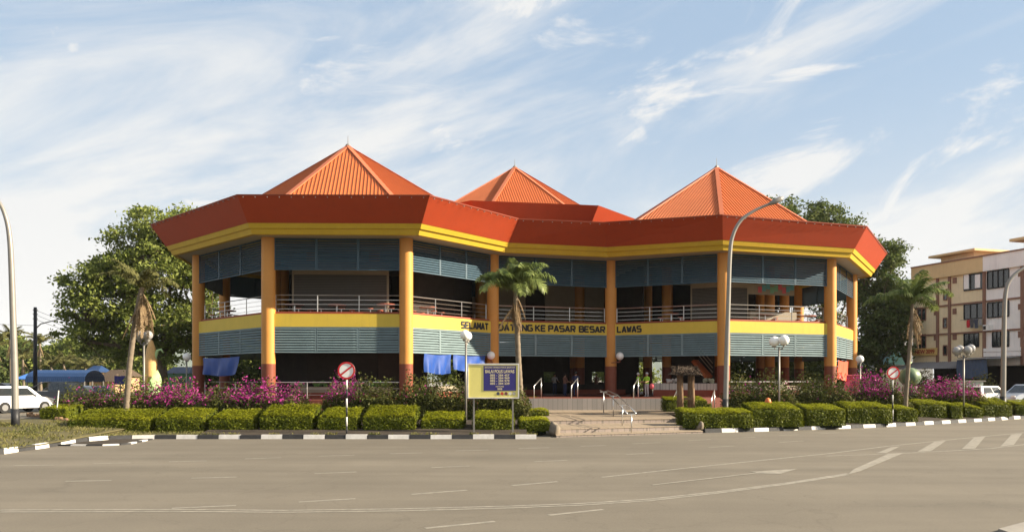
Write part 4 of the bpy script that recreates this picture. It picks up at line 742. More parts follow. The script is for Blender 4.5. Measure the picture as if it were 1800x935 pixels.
# log edging
le = thing('log_edging', 'row of short upright logs edging the garden corner', 'edging', (-21, 38, .35)); A_, B2 = Vector((gx(50, 41), 41, .45)), Vector((gx(128, 36.2), 36.2, .28))
for k in range(22):
    t = k / 21; p = A_.lerp(B2, t) + Vector((0, .35 * math.sin(t * 3.1), 0)); s = MB(); h = random.uniform(.2, .3); s.lathe([(.1, -.1), (.1, h), (.07, h + .02)], p, 9); s.build('log', WOOD, le, True)

# ---------------------------------------------------------------- vehicles
def car(name, label, loc, rz, paint, kind='hatch', L_=3.8, Wd=1.6, H=1.5, group='parked cars', plate=None):
    e = thing(name, label, 'pickup' if kind == 'pickup' else 'car', loc, group, rz); h = H; wb = L_ * .31
    if kind == 'hatch': prof = [(-.49, .28), (-.5, .5), (-.485, .62), (.22, .62), (.44, .54), (.5, .42), (.5, .25), (.46, .17), (-.47, .17)]; cab = (-.485, .27, -.42, .06)
    elif kind == 'sedan': prof = [(-.49, .26), (-.5, .5), (-.47, .66), (-.3, .68), (.2, .64), (.42, .56), (.5, .44), (.5, .25), (.46, .16), (-.47, .16)]; cab = (-.36, .24, -.2, .06)
    else: prof = [(-.5, .3), (-.5, .6), (.2, .62), (.42, .58), (.5, .5), (.5, .28), (.46, .22), (-.47, .22)]; cab = (-.12, .26, -.09, .12)
    P = [(x * L_, z * h) for x, z in prof]; cz = sum(p[1] for p in P) / len(P); lay = ((-.5, .94), (-.475, .985), (-.4, 1.), (.4, 1.), (.475, .985), (.5, .94)); s = MB(); n_ = len(P)
    vs = [(x * (.985 + .015 * k), y * Wd, cz + (z - cz) * k) for y, k in lay for x, z in P]; fs = [(i * n_ + j, i * n_ + (j + 1) % n_, (i + 1) * n_ + (j + 1) % n_, (i + 1) * n_ + j) for i in range(len(lay) - 1) for j in range(n_)]
    s.add(vs, fs + [tuple(range(n_))[::-1], tuple(range((len(lay) - 1) * n_, len(lay) * n_))]); b = s.build('body', paint, e, 'auto', True)
    zb, zt = .61 * h, h; x0, x1, t0, t1 = [v * L_ for v in cab]; wb_, wt = Wd * .47, Wd * .38
    bot = [Vector((x0, -wb_, zb)), Vector((x1, -wb_, zb)), Vector((x1, wb_, zb)), Vector((x0, wb_, zb))]; top = [Vector((t0, -wt, zt)), Vector((t1, -wt, zt)), Vector((t1, wt, zt)), Vector((t0, wt, zt))]
    mid = [a.lerp(c, .86) + Vector(((.03 if i in (1, 2) else -.03) * L_ * .3, 0, .02)) for i, (a, c) in enumerate(zip(bot, top))]
    s = MB(); s.add(bot + mid + [v * 1 for v in top], [(i + 4 * l, (i + 1) % 4 + 4 * l, (i + 1) % 4 + 4 * l + 4, i + 4 * l + 4) for l in (0, 1) for i in range(4)] + [(8, 9, 10, 11)]); s.build('cabin', paint, e, False, True)
    def pane(a, b, c, d, nm): # inset quad, slightly proud
        cc = (a + b + c + d) / 4; nn = (b - a).cross(d - a).normalized(); 
        if nn.dot(cc - Vector(((x0 + x1) / 2, 0, .7 * h))) < 0: nn = -nn
        s_ = MB(); s_.quad(*[v + nn * .012 for v in (a, b, c, d)]); s_.build(nm, GLASS, e, False, True)
    def q(i, j, u0, u1, v0, v1): f = lambda u, v: bot[i].lerp(bot[j], u).lerp(mid[i].lerp(mid[j], u), v); return f(u0, v0), f(u1, v0), f(u1, v1), f(u0, v1)
    pane(*q(1, 2, .07, .93, .08, .96), 'windscreen'); pane(*q(3, 0, .08, .92, .1, .94), 'rear_window')
    for i, j in ((0, 1), (2, 3)): pane(*q(i, j, .1, .49, .1, .92), 'side_window'); pane(*q(i, j, .53, .9, .1, .92), 'side_window')
    for sx in (-1, 1):
        for sy in (-1, 1):
            x, y = sx * wb, sy * (Wd / 2 - .07); r = .21 * h; s = MB(); s.tube([(x, y - .1, r), (x, y + .1, r)], r, 18); w = s.build('wheel', TYRE, e, 'auto', True); s = MB(); s.tube([(x, y + sy * .1, r), (x, y + sy * .112, r)], r * .55, 14); s.build('rim', RIM, w, False, True)
    for sy in (-1, 1):
        s = MB(); s.box((L_ * .488, sy * Wd * .36, .47 * h), (.07, .3, .13)); s.build('headlight', SWH, e, False, True); s = MB(); s.box((-L_ * .492, sy * Wd * .42, .52 * h), (.06, .16, .24)); s.build('tail_light', SRED, e, False, True); s = MB(); s.box((x1 - .35, sy * (Wd / 2 + .05), .66 * h), (.1, .16, .12)); s.build('wing_mirror', paint, e, False, True)
    s = MB(); s.box((-L_ * .497, 0, .27 * h), (.08, Wd * .94, .16 * h)); s.build('bumper', BLACKP, e, False, True); s = MB(); s.box((-L_ * .5 - .03, 0, .45 * h), (.02, .42, .12)); s.build('number_plate', BLACKP, e, False, True)
    if kind == 'pickup':
        s = MB(); s.tube([(-.49 * L_, -wb_ * .95, .62 * h), (-.2 * L_, -wt, .98 * h), (-.13 * L_, -wt, .98 * h)], .04, 6); s.tube([(-.49 * L_, wb_ * .95, .62 * h), (-.2 * L_, wt, .98 * h), (-.13 * L_, wt, .98 * h)], .04, 6); s.tube([(-.2 * L_, -wt, .98 * h), (-.2 * L_, wt, .98 * h)], .04, 6); s.build('roll_bar', GALV, e, True, True)
    return e
CW = mat('car_white', (.8, .79, .77), .25, .02, 2., spec=.6); CG = mat('car_grey', (.07, .075, .08), .3, .05, 2., spec=.6); CB = mat('car_black', (.02, .02, .022), .25, .1, 2., spec=.6); CS = mat('car_silver', (.38, .42, .48), .3, .04, 2., metal=.4, spec=.6)
car('hatchback_car', 'white hatchback seen from behind at the left edge', (gx(29, 46), 46, .515), R(64), CW, 'hatch', 3.7, 1.55, 1.5)
car('pickup_truck', 'dark grey double cab pickup with roll bar beyond the hedge corner', (gx(112, 57), 57, .52), R(-12), CG, 'pickup', 5.0, 1.75, 1.72)
car('sedan_car', 'grey sedan nose behind the bougainvillea, right of the pickup', (gx(172, 62), 62, .48), R(-40), CS, 'sedan', 4.3, 1.7, 1.42); car('hatchback_car', 'dark car behind the white hatchback at the left edge', (gx(2, 60), 60, .52), R(10), CB, 'hatch', 4.2, 1.7, 1.6)
car('sedan_car', 'black car parked beside the corn statue', (gx(300, 64), 64, .48), R(4), CB, 'sedan', 4.4, 1.7, 1.5); car('hatchback_car', 'white car behind the right hedges', (gx(1735, 57), 57, .5), R(28), CW, 'hatch', 3.8, 1.6, 1.42); car('sedan_car', 'silver blue sedan at the right edge by the shophouses', (gx(1806, 56), 56, .5), R(200), CS, 'sedan', 4.4, 1.7, 1.55)

# ---------------------------------------------------------------- statues, shrine, stalls on the left
Yc = 47; cb_ = at(262, 674, Yc); cs = thing('corn_statue', 'giant corn cob statue with pale green husk', 'statue', (cb_.x, Yc, .45)); CORN = mat('corn_kernels', (.6, .36, .14), .6, .25, 14., bump=.8, bscale=26); HUSK = mat('corn_husk', (.36, .52, .24), .6, .2, 3.)
H = EYE + (HZ - 597) / FPX * Yc - .6
s = MB(); s.lathe([(.2, .2), (.36, H * .4), (.36, H * .65), (.25, H * .87), (.1, H * .985), (.02, H)], (cb_.x + .12, Yc, .6), 16); s.build('cob', CORN, cs, True)
for k, (a0, hh, out_) in enumerate(((.2, .5, 0), (2.3, .5, 0), (4.3, .4, .0), (5.6, .58, .2))):
    s = MB(); V = []; nu, nv = 7, 9
    for i in range(nv):
        t = i / (nv - 1); rr = .18 + .42 * math.sin(min(1, t * 1.25) * math.pi * .62) + out_ * t * t; wd = (1.25 * (1 - t ** 2.2) + .04)
        for j in range(nu): a = a0 + (j / (nu - 1) - .5) * wd * 1.7; V.append((cb_.x + .1 + rr * math.cos(a), Yc + rr * math.sin(a), .55 + t * H * hh))
    s.add(V, [(i * nu + j, i * nu + j + 1, (i + 1) * nu + j + 1, (i + 1) * nu + j) for i in range(nv - 1) for j in range(nu - 1)]); s.build('husk_leaf', HUSK, cs, True)
s = MB(); s.tube([at(268, 650, Yc), at(272, 628, Yc), at(277, 616, Yc), at(283, 614, Yc), at(287, 620, Yc)], [.16, .13, .09, .07, .03], 8); s.build('curled_leaf', HUSK, cs, True); s = MB(); s.lathe([(.75, 0), (.7, .3), (.25, .42)], (cb_.x + .1, Yc, .4), 14); s.build('plinth', CONC, cs)
Yw = 52; wc = at(1599, 662, Yw); ws = thing('watermelon_statue', 'giant round watermelon statue behind the bougainvillea', 'statue', (wc.x, Yw, .45)); MEL = bpy.data.materials.new('melon_stripes'); MEL.use_nodes = True; t = MEL.node_tree; p = t.nodes['Principled BSDF']; tcn = t.nodes.new('ShaderNodeTexCoord'); gr_ = t.nodes.new('ShaderNodeTexGradient'); gr_.gradient_type = 'RADIAL'; t.links.new(tcn.outputs['Object'], gr_.inputs[0]); mu = t.nodes.new('ShaderNodeMath'); mu.operation = 'MULTIPLY'; mu.inputs[1].default_value = 50; t.links.new(gr_.outputs[1], mu.inputs[0]); si = t.nodes.new('ShaderNodeMath'); si.operation = 'SINE'; t.links.new(mu.outputs[0], si.inputs[0]); rp = t.nodes.new('ShaderNodeValToRGB'); rp.color_ramp.elements[0].color = (.10, .15, .08, 1); rp.color_ramp.elements[1].color = (.19, .25, .14, 1); t.links.new(si.outputs[0], rp.inputs[0]); t.links.new(rp.outputs[0], p.inputs['Base Color']); p.inputs['Roughness'].default_value = .45
s = MB(); s.ball((wc.x, Yw, wc.z), .68, 24, .6); s.build('melon', MEL, ws, True); s = MB(); s.lathe([(.5, 0), (.45, wc.z - 1.05)], (wc.x, Yw, .45), 12); s.build('plinth', CONC, ws); s = MB(); s.tube([(wc.x, Yw, wc.z + .55), (wc.x - .05, Yw, wc.z + .8), (wc.x + .12, Yw, wc.z + .95)], .05, 6); s.build('stalk', HUSK, ws, True)
sh = thing('wooden_shrine', 'small wooden shelter of two posts under a thatched roof right of the steps', 'shelter', (gx(1207, 44), 44, .4))
for px_, dy in ((1198, 0), (1217.5, 0), (1200, .9), (1219, .9)): s = MB(); x = gx(px_, 44); s.tube([(x, 44 + dy, .35), (x + random.uniform(-.03, .03), 44 + dy, 2.68)], [.13, .11], 9); s.build('post', WOOD, sh, True)
s = MB(); a, b = gx(1184, 44), gx(1227, 44); s.hexa([(a, 43.3, 2.66), (b, 43.3, 2.66), (b, 45.6, 2.66), (a, 45.6, 2.66)], [(a + .3, 44.2, 3.08), (b - .3, 44.2, 3.08), (b - .3, 44.7, 3.08), (a + .3, 44.7, 3.08)]); ro = s.build('roof', THATCH, sh); tp = rng.random((700, 3)); stuff(quads_mesh('loose_thatch', leaf_quads(np.stack([a - .05 + tp[:, 0] * (b - a + .1), 43.25 + tp[:, 1] * 1.2, 2.62 + tp[:, 1] * .45 + tp[:, 2] * .06], 1), .06, None, 1., 5.), THATCH, ro)); s = MB(); s.bar((gx(1198, 44), 44, 1.35), (gx(1218, 44), 44, 1.35), .09, .14); s.build('cross_beam', WOOD, sh)
hyd = thing('hydrant', 'small orange hydrant among the right hedges', 'hydrant', (gx(1350, 41.2), 41.2, .4)); HO = mat('hydrant_orange', (.62, .17, .05), .5, .12, 5.); s = MB(); hx = gx(1350, 41.2); s.lathe([(.15, 0), (.12, .1), (.11, .75), (.17, .78), (.17, .84), (.12, 1.0), (.04, 1.07)], (hx, 41.2, .4), 14); s.build('barrel', HO, hyd, True); s = MB(); s.tube([(hx - .2, 41.1, 1.02), (hx + .2, 41.1, 1.02)], .06, 8); s.build('nozzle', DRED, hyd, True)
# blue barrel shelter
bs = thing('barrel_shelter', 'blue barrel vaulted shelter behind the pickup', 'shelter', (gx(115, 84), 84, .5)); BSH = mat('blue_sheet', (.014, .038, .105), .45, .1, 2.); s = MB(); x0, x1 = gx(65, 84), gx(167, 84); ny = 9; V = []; nxs = 60
for i in range(nxs + 1):
    x = x0 + (x1 - x0) * i / nxs
    for j in range(ny): a = math.pi * j / (ny - 1); V.append((x, 84 - 2.1 * math.cos(a), 2.05 + 1.25 * math.sin(a) ** .8 + (.05 if i % 2 else 0)))
s.add(V, [(i * ny + j, (i + 1) * ny + j, (i + 1) * ny + j + 1, i * ny + j + 1) for i in range(nxs) for j in range(ny - 1)]); s.build('vault', BSH, bs)
for k in range(6):
    for dy in (-1.9, 1.9): s = MB(); x = x0 + (x1 - x0) * (k + .1) / 5.2; s.bar((x, 84 + dy, .45), (x, 84 + dy, 2.15), .12); s.build('post', GALV, bs)
aw = thing('small_awning', 'small flat blue awning left of the utility pole', 'awning', (gx(46, 88), 88, .5)); s = MB(); s.hexa([(gx(34, 88), 87, 2.35), (gx(58, 88), 87, 2.35), (gx(58, 88), 89.5, 2.9), (gx(34, 88), 89.5, 2.9)], [(gx(34, 88), 87, 2.42), (gx(58, 88), 87, 2.42), (gx(58, 88), 89.5, 3.0), (gx(34, 88), 89.5, 3.)]); s.build('sheet', mat('awning_blue', (.05, .17, .5), .5, .1, 2.), aw)
for x in (35, 57): s = MB(); s.bar((gx(x, 88), 87.1, .45), (gx(x, 88), 87.1, 2.36), .08); s.build('post', GALV, aw)
for i, (a, b, Y, zt, rm, lb) in enumerate(((165, 215, 96, 3.0, THATCH, 'low thatched stall right of the blue shelter'), (188, 240, 104, 3.6, THATCH, 'second thatched stall behind the big tree'), (158, 186, 110, 4.2, BSH, 'blue roofed hut behind the thatched stalls'))):
    e = thing('market_stall', lb, 'stall', (gx((a + b) / 2, Y), Y, .5), 'stalls on the far left'); xa, xb = gx(a, Y), gx(b, Y); s = MB(); s.hexa([(xa, Y - 2, zt - .9), (xb, Y - 2, zt - .9), (xb, Y + 2, zt - .9), (xa, Y + 2, zt - .9)], [(xa + .6, Y - .1, zt), (xb - .6, Y - .1, zt), (xb - .6, Y + .1, zt), (xa + .6, Y + .1, zt)]); s.build('roof', rm, e); s = MB(); s.box(((xa + xb) / 2, Y + .4, (zt - .4) / 2 + .2), (xb - xa - .8, 2.6, zt - 1.3)); s.build('wall', mat('stall_wall_tan%d' % i, (.38, .26, .14), .8, .2, 2.), e)
gh = thing('green_hut', 'pale green hut with blue roof left of the market', 'hut', (gx(318, 80), 80, .5)); s = MB(); s.box((gx(318, 80), 80.5, 1.7), (2.2, 2.4, 2.5)); s.build('wall', mat('hut_green', (.25, .5, .33), .7, .08, 2.), gh); s = MB(); s.hexa([(gx(296, 80), 78.8, 2.95), (gx(341, 80), 78.8, 2.95), (gx(341, 80), 82.2, 2.95), (gx(296, 80), 82.2, 2.95)], [(gx(303, 80), 80.3, 3.6), (gx(334, 80), 80.3, 3.6), (gx(334, 80), 80.7, 3.6), (gx(303, 80), 80.7, 3.6)]); s.build('roof', BSH, gh); s = MB(); s.box((gx(326, 80), 79.28, 2.), (.6, .05, .7)); s.build('window', GLASS, gh)
db = thing('direction_board', 'dark blue sign board behind the leaning palm', 'sign board', (gx(211, 70), 70, .5)); s = MB(); s.box((gx(211, 70), 70, 2.3), (.95, .06, .75)); s.build('panel', BBL, db); s = MB(); s.bar((gx(211, 70), 70.05, .45), (gx(211, 70), 70.05, 2.), .08); s.build('post', GALV, db)

# tarpaulins hanging in the ground floor bays
def tarp(bay, x0, x1, yt, yb, m_, label, d=.2, name='tarpaulin', skew=0.):
    p, q_ = off(*bay, d); 
    def pt(px_):
        a = (px_ - 900) / FPX; dd = (q_[0] - p[0], q_[1] - p[1]); t = (a * p[1] - p[0]) / (dd[0] - a * dd[1]); return Vector((p[0] + dd[0] * t, p[1] + dd[1] * t))
    a, b = pt(x0), pt(x1); Ym = (a.y + b.y) / 2; zt, zb_ = EYE + (HZ - yt) / FPX * Ym, EYE + (HZ - yb) / FPX * Ym; nx, nz = 20, 10; V = []; u = (b - a).normalized(); nn = Vector((u.y, -u.x))
    for off_ in (0, -.012):
        for j in range(nz + 1):
            for i in range(nx + 1):
                s_, t = i / nx, j / nz; w = .09 * math.sin(s_ * 13 + t * 2 + x0) * t + .05 * math.sin(s_ * 29 + x0) * t + off_; c = a + (b - a) * (s_ * (1 - .06 * t) + skew * t) + nn * w; V.append((c.x, c.y, zt + (zb_ - zt) * t * (1 + .06 * math.sin(s_ * 5 + x0)) - .06 * math.sin(s_ * math.pi) * (1 - t)))
    n_ = (nx + 1) * (nz + 1); F = [(j * (nx + 1) + i, j * (nx + 1) + i + 1, (j + 1) * (nx + 1) + i + 1, (j + 1) * (nx + 1) + i) for j in range(nz) for i in range(nx)]; s = MB(); s.add(V, [f[::-1] for f in F] + [tuple(k + n_ for k in f) for f in F]); o_ = s.build(name, m_, None, True); tag(o_, label, 'tarpaulin', 'tarpaulins hung in the market bays'); return o_
tarp(BAYS[0], 357, 421, 627.5, 659, BLUET, 'faded blue tarpaulin hung in the leftmost ground floor bay', .2, skew=-.01); tarp(BAYS[2], 746, 793, 622, 656, BLUET, 'bright blue tarpaulin in the bay below SELAMAT'); tarp(BAYS[2], 797, 853, 624, 651, BLUET, 'darker blue tarpaulin just right of the bright blue one', .12)
tarp(BAYS[6], 1474, 1491, 634, 668, TREDT, 'red tarpaulin hung at the right end of the market', .2)
kb = thing('kiosk_box', 'magenta counter box at the right corner column', 'counter', (gx(1494, 60), 60, Z_FL)); s = MB(); s.box((gx(1494, 60), 60, 1.95), (1.2, .8, 1.4)); s.build('body', mat('magenta_paint', (.42, .05, .10), .6, .08, 2.), kb); s = MB(); s.box((gx(1494, 60), 60, 2.69), (1.4, 1., .08)); s.build('top', mat('magenta_top', (.5, .12, .16), .6, .08, 2.), kb)

# ---------------------------------------------------------------- people
SKIN = mat('skin', (.32, .17, .1), .6, .05, 4.); HAIR = mat('hair_black', (.015, .012, .01), .6, .2, 9.)
def person(px_, Y, z, h, rz, shirt, pants, label, scarf=None, arm=.25, group='people at the market'):
    k = h / 1.7; J = {'pel': (0, 0, .93), 'wst': (0, 0, 1.08), 'chs': (0, .01, 1.3), 'nek': (0, .01, 1.44), 'hd0': (0, -.005, 1.52), 'hd1': (0, -.02, 1.61), 'hd2': (0, 0, 1.68)}
    Rr_ = {'pel': .15, 'wst': .135, 'chs': .155, 'nek': .058, 'hd0': .075, 'hd1': .098, 'hd2': .07}
    E_ = [('pel', 'wst'), ('wst', 'chs'), ('chs', 'nek'), ('nek', 'hd0'), ('hd0', 'hd1'), ('hd1', 'hd2')]
    for s_, sg in (('l', 1), ('r', -1)):
        for nm, p, r_ in (('sho', (.19 * sg, .01, 1.36), .062), ('elb', (.25 * sg, -.02 - arm * .2, 1.1), .045), ('wri', (.23 * sg, -.1 - arm, .95 + arm * .35), .033), ('han', (.22 * sg, -.15 - arm * 1.15, .9 + arm * .38), .035), ('hip', (.095 * sg, 0, .88), .095), ('kne', (.1 * sg, -.02, .5), .065), ('ank', (.1 * sg, .02, .09), .043), ('toe', (.11 * sg, -.12, .045), .04)): J[nm + s_] = p; Rr_[nm + s_] = r_
        E_ += [('chs', 'sho' + s_), ('sho' + s_, 'elb' + s_), ('elb' + s_, 'wri' + s_), ('wri' + s_, 'han' + s_), ('pel', 'hip' + s_), ('hip' + s_, 'kne' + s_), ('kne' + s_, 'ank' + s_), ('ank' + s_, 'toe' + s_)]
    ks = list(J); me = bpy.data.meshes.new('p'); me.from_pydata([tuple(c * k for c in J[n_]) for n_ in ks], [(ks.index(a), ks.index(b)) for a, b in E_], []); o_ = bpy.data.objects.new('p', me); COL.objects.link(o_)
    md = o_.modifiers.new('s', 'SKIN'); md.use_smooth_shade = True; 
    for i, n_ in enumerate(ks): v = me.skin_vertices[0].data[i]; v.radius = (Rr_[n_] * k, Rr_[n_] * k * (.72 if n_ in ('pel', 'wst', 'chs') else 1)); v.use_root = (n_ == 'pel')
    o_.modifiers.new('d', 'SUBSURF').levels = 1; dg = bpy.context.evaluated_depsgraph_get(); m2 = bpy.data.meshes.new_from_object(o_.evaluated_get(dg)); bpy.data.objects.remove(o_)
    m2.materials.clear()
    for m_ in (shirt, pants, SKIN, HAIR, BLACKP): m2.materials.append(m_)
    for f in m2.polygons:
        c = f.center / k; f.use_smooth = True
        f.material_index = 3 if (c.z > 1.6 or (c.z > 1.5 and c.y > .03)) else 2 if c.z > 1.43 else 4 if c.z < .07 else 1 if (c.z < .93 and abs(c.x) < .19) else 2 if (c.z < 1.12 and (abs(c.x) > .19)) else 0
    m2.name = 'person'; p = bpy.data.objects.new('person', m2); COL.objects.link(p); p.location = (gx(px_, Y), Y, z); p.rotation_euler = (0, 0, rz); tag(p, label, 'person', group)
    s = MB(); s.ball((0, .012 * k, 1.615 * k), .106 * k, 12, .105 * k); hh = s.build('headscarf' if scarf else 'hair', scarf or HAIR, p, True, True)
    return p
VEST = mat('vest_lime', (.32, .62, .04), .6, .08, 4.); NAVY = mat('navy_cloth', (.02, .03, .08), .8, .2, 4.); GREYC = mat('grey_cloth', (.42, .42, .42), .8, .1, 4.); BRC = mat('brown_cloth', (.16, .08, .06), .8, .1, 4.)
person(1122, 53.4, Z_FL, 1.6, R(60), VEST, NAVY, 'person in lime vest and dark trousers, left of the pair', GREYC); person(1137, 52.8, Z_FL, 1.62, R(-50), VEST, GREYC, 'person in lime vest and pale trousers at the tiled counter', GREYC)
person(1012, 54.5, Z_FL, 1.68, R(170), NAVY, NAVY, 'person in navy clothes with back turned in the entrance'); person(993, 55.5, Z_FL, 1.58, R(120), BRC, NAVY, 'person in brown top left of the one in navy'); person(975, 61.5, Z_FL, 1.6, R(20), GREYC, NAVY, 'person in grey standing deep inside the entrance')
person(1048, 62.5, Z_FL, 1.6, R(-20), BRC, BRC, 'person in brown deep inside, beside the entrance column')
s = MB(); s.ball((gx(1146, 52.6), 52.6, 1.95), .16, 12, .2); tag(s.build('bag', PC[0], None, True), 'pink bag held by the person in pale trousers', 'bag')

# ---------------------------------------------------------------- shophouses on the right
F0, F1 = Vector((40.2, 80.8)), Vector((48.6, 55.0)); fu = (F1 - F0).normalized(); fn = Vector((-abs(fu.y), fu.x * (-1 if fu.y > 0 else 1)))
fn = Vector((fu.y, -fu.x)); 
if fn.y > 0: fn = -fn
def fpt(px_, d=0.):
    o_ = F0 + fn * d; a = (px_ - 900) / FPX; t = (a * o_.y - o_.x) / (fu.x - a * fu.y); return o_ + fu * t
def fz(px_, py, d=0.): return EYE + (HZ - py) / FPX * fpt(px_, d).y
CREAM = mat('shop_cream', (.78, .66, .43), .8, .07, .8, stains=.25); TANP = mat('parapet_tan', (.66, .49, .26), .8, .07, .8, stains=.25); SWALL = mat('shop_white', (.84, .82, .79), .8, .05, .8, stains=.25); TRIM = mat('shop_trim', (.24, .13, .09), .7, .1, 2.)
GW = [('cream_shophouse', 1605, 1731, CREAM, TANP, 'cream four storey shophouse with laundry on its balcony'), ('white_shophouse', 1731.3, 1990, SWALL, SWALL, 'white four storey shophouse at the right edge')]
zR = EYE + 11.0; zP = zR - 1.35; shops = []; dep = 12
for nm, xa, xb, wm, pm, lb in GW:
    a, b = fpt(xa), fpt(xb); e = thing(nm, lb, 'building', (*((a + b) / 2), .5), 'shophouses'); shops.append(e); bk = Vector((-fn.x, -fn.y)) * dep
    s = MB(); s.prism([a, b, b + bk, a + bk], 3.6, zP); s.build('wall', wm, e); s = MB(); s.prism([a + bk * .22, b + bk * .22, b + bk, a + bk], .45, 3.598); s.build('ground_floor_wall', DARK, e)
    o = fn * .25; s = MB(); s.prism([a + o, b + o, b + bk, a + bk], zP + .002, zR); s.build('parapet', pm, e); s = MB(); s.prism([a + o * 1.3, b + o * 1.3, b + bk, a + bk], zR + .002, zR + .12); s.build('coping', TRIM, e)
c_, w_ = shops
def fbox(par, nm, m_, x0, x1, y0, y1, d0, d1):
    xm = (x0 + x1) / 2; a, b = fpt(x0), fpt(x1); z1_, z0_ = fz(xm, y0), fz(xm, y1); s = MB(); s.prism([a + fn * d1, b + fn * d1, b + fn * d0, a + fn * d0] if True else 0, z0_, z1_); return s.build(nm, m_, par)
def window(par, x0, x1, y0, y1, frame=TRIM, panes=2):
    w = fbox(par, 'window', GLASS, x0, x1, y0, y1, .0, .012); a, b = fpt(x0), fpt(x1); xm = (x0 + x1) / 2; zt_, zb_ = fz(xm, y0), fz(xm, y1); s = MB()
    for z in (zt_, zb_): s.prism([a + fn * .08, b + fn * .08, b + fn * .005, a + fn * .005], z - .05, z + .05)
    for k in range(panes + 1): c = a + (b - a) * k / panes; s.prism([c + fn * .075 - fu * .03, c + fn * .075 + fu * .03, c + fn * .006 + fu * .03, c + fn * .006 - fu * .03], zb_ + .05, zt_ - .05)
    s.build('window_frame', frame, w); return w
for x0, x1, y0, y1 in ((1613.5, 1628, 542, 563), (1613, 1628, 588, 613)): window(c_, x0, x1, y0, y1)
for x0, x1, y0, y1 in ((1642, 1648, 544, 554), (1642, 1648, 588, 598), (1675, 1682, 488, 498), (1675, 1681.5, 542, 552), (1675, 1682, 587, 597)): fbox(c_, 'vent_block', TRIM, x0, x1, y0, y1, .0, .05)
for x0, x1, y0, y1 in ((1659, 1665, 509.5, 527), (1658.5, 1665, 559, 576), (1658.5, 1665, 607, 624)): window(c_, x0, x1, y0, y1, TRIM, 1)
for x0, x1, y0, y1 in ((1695, 1729, 482, 509), (1695, 1729, 534, 560), (1695, 1721, 586, 609.5)): window(c_, x0, x1, y0, y1, BLACKP, 3)
fbox(c_, 'loggia_wall', SWALL, 1695.5, 1704, 482.5, 508, .02, .09); fbox(c_, 'loggia_wall', SWALL, 1715, 1724, 482.5, 506, .02, .09)
for x0, x1, y0, y1 in ((1736, 1774, 475, 505.5), (1736, 1774, 531, 557), (1745, 1774, 582, 609)): window(w_, x0, x1, y0, y1, BLACKP, 4)
for x0, x1, y0, y1 in ((1790, 1797, 475, 486), (1790, 1797, 534, 544), (1790, 1797, 582, 593)): fbox(w_, 'vent_block', TRIM, x0, x1, y0, y1, .0, .05)
for i, x in enumerate((1649, 1670, 1731, 1798, 1860, 1925)): a = fpt(x); s = MB(); o = fn * .14; s.prism([a - fu * .13 + o, a + fu * .13 + o, a + fu * .13, a - fu * .13], 3.6, zP - .004); s.build('pilaster', TRIM, c_ if i < 3 else w_)
for par, xa, xb in ((c_, 1605, 1731), (w_, 1731.3, 1990)):
    for z in (fz(1668, 588), fz(1668, 538)): a, b = fpt(xa), fpt(xb); s = MB(); s.prism([a + fn * .1, b + fn * .1, b, a], z, z + .16); s.build('floor_trim', TRIM, par)
a, b = fpt(1654, -3.), fpt(1712, -3.); pcs = MB(); pcs.prism([a, b, b - fn * 3, a - fn * 3], zR + .12, zR + 1.15); ph = pcs.build('roof_room', CREAM, c_); s = MB(); s.prism([a - fu * .8 + fn * .8, b + fu * .8 + fn * .8, b + fu * .8 - fn * 3.8, a - fu * .8 - fn * 3.8], zR + 1.152, zR + 1.36); s.build('flat_roof', TANP, ph)
a, b = fpt(1800, -3.), fpt(1850, -3.); s = MB(); s.prism([a, b, b - fn * 3, a - fn * 3], zR + .12, zR + 1.35); ph = s.build('roof_room', SWALL, w_); s = MB(); s.prism([a - fu * .8 + fn * .8, b + fu * .8 + fn * .8, b + fu * .8 - fn * 3.8, a - fu * .8 - fn * 3.8], zR + 1.352, zR + 1.6); s.build('flat_roof', TANP, ph)
SY = mat('sign_yellow', (.66, .46, .16), .6, .06, 2.); SRT = mat('sign_text_red', (.32, .05, .03), .5, .05, 3.)
sg_ = fbox(c_, 'shop_sign', SY, 1606, 1650, 612, 624.5, .15, .22); p0, p1 = fpt(1612), fpt(1646); cc = (p0 + p1) / 2 + fn * .235; text('NEW 2099', .42, SRT, c_, (cc.x, cc.y, fz(1629, 618)), (*(p1 - p0), 0), (0, 0, 1), (p1 - p0).length, .02)
fbox(w_, 'shop_sign', SWALL, 1731.8, 1797, 611, 617.5, .15, .22); fbox(w_, 'shop_sign', SWALL, 1731.8, 1797, 618.5, 626, .15, .22)
s = MB(); CORR = mat('corrugated_grey', (.26, .26, .27), .5, .1, 2., metal=.3); a, b = fpt(1604), fpt(1712); nC = 60; za, zb_ = fz(1650, 636), fz(1650, 648)
V = []
for i in range(nC + 1): c = a + (b - a) * i / nC; w = .05 * (1 if i % 2 else -1); V += [(c.x, c.y, za + w), (c.x + fn.x * 2., c.y + fn.y * 2., zb_ + w)]
s.add(V, [(2 * i, 2 * i + 1, 2 * i + 3, 2 * i + 2) for i in range(nC)]); s.build('awning', CORR, c_)
a, b = fpt(1706), fpt(1800); s = MB(); s.add([(*a, fz(1750, 627)), (*(a + fn * 2.2), fz(1750, 631)), (*(b + fn * 2.2), fz(1750, 631)), (*b, fz(1750, 627))], [(0, 1, 2, 3)]); s.build('awning', CORR, w_)
a, b = fpt(1712) + fn * 2.0, fpt(1766) + fn * 2.0; s = MB(); V = []
for j in range(5):
    for i in range(25): c = a + (b - a) * i / 24 + fn * .06 * math.sin(i * 1.9 + j); V.append((c.x, c.y, fz(1740, 632) - j * .42))
s.add(V, [(j * 25 + i, j * 25 + i + 1, (j + 1) * 25 + i + 1, (j + 1) * 25 + i) for j in range(4) for i in range(24)]); tag(s.build('tarpaulin', mat('slate_blue_tarp', (.08, .12, .2), .7, .15, 2.), None, True), 'slate blue tarpaulin hanging from the white shophouse awning', 'tarpaulin')
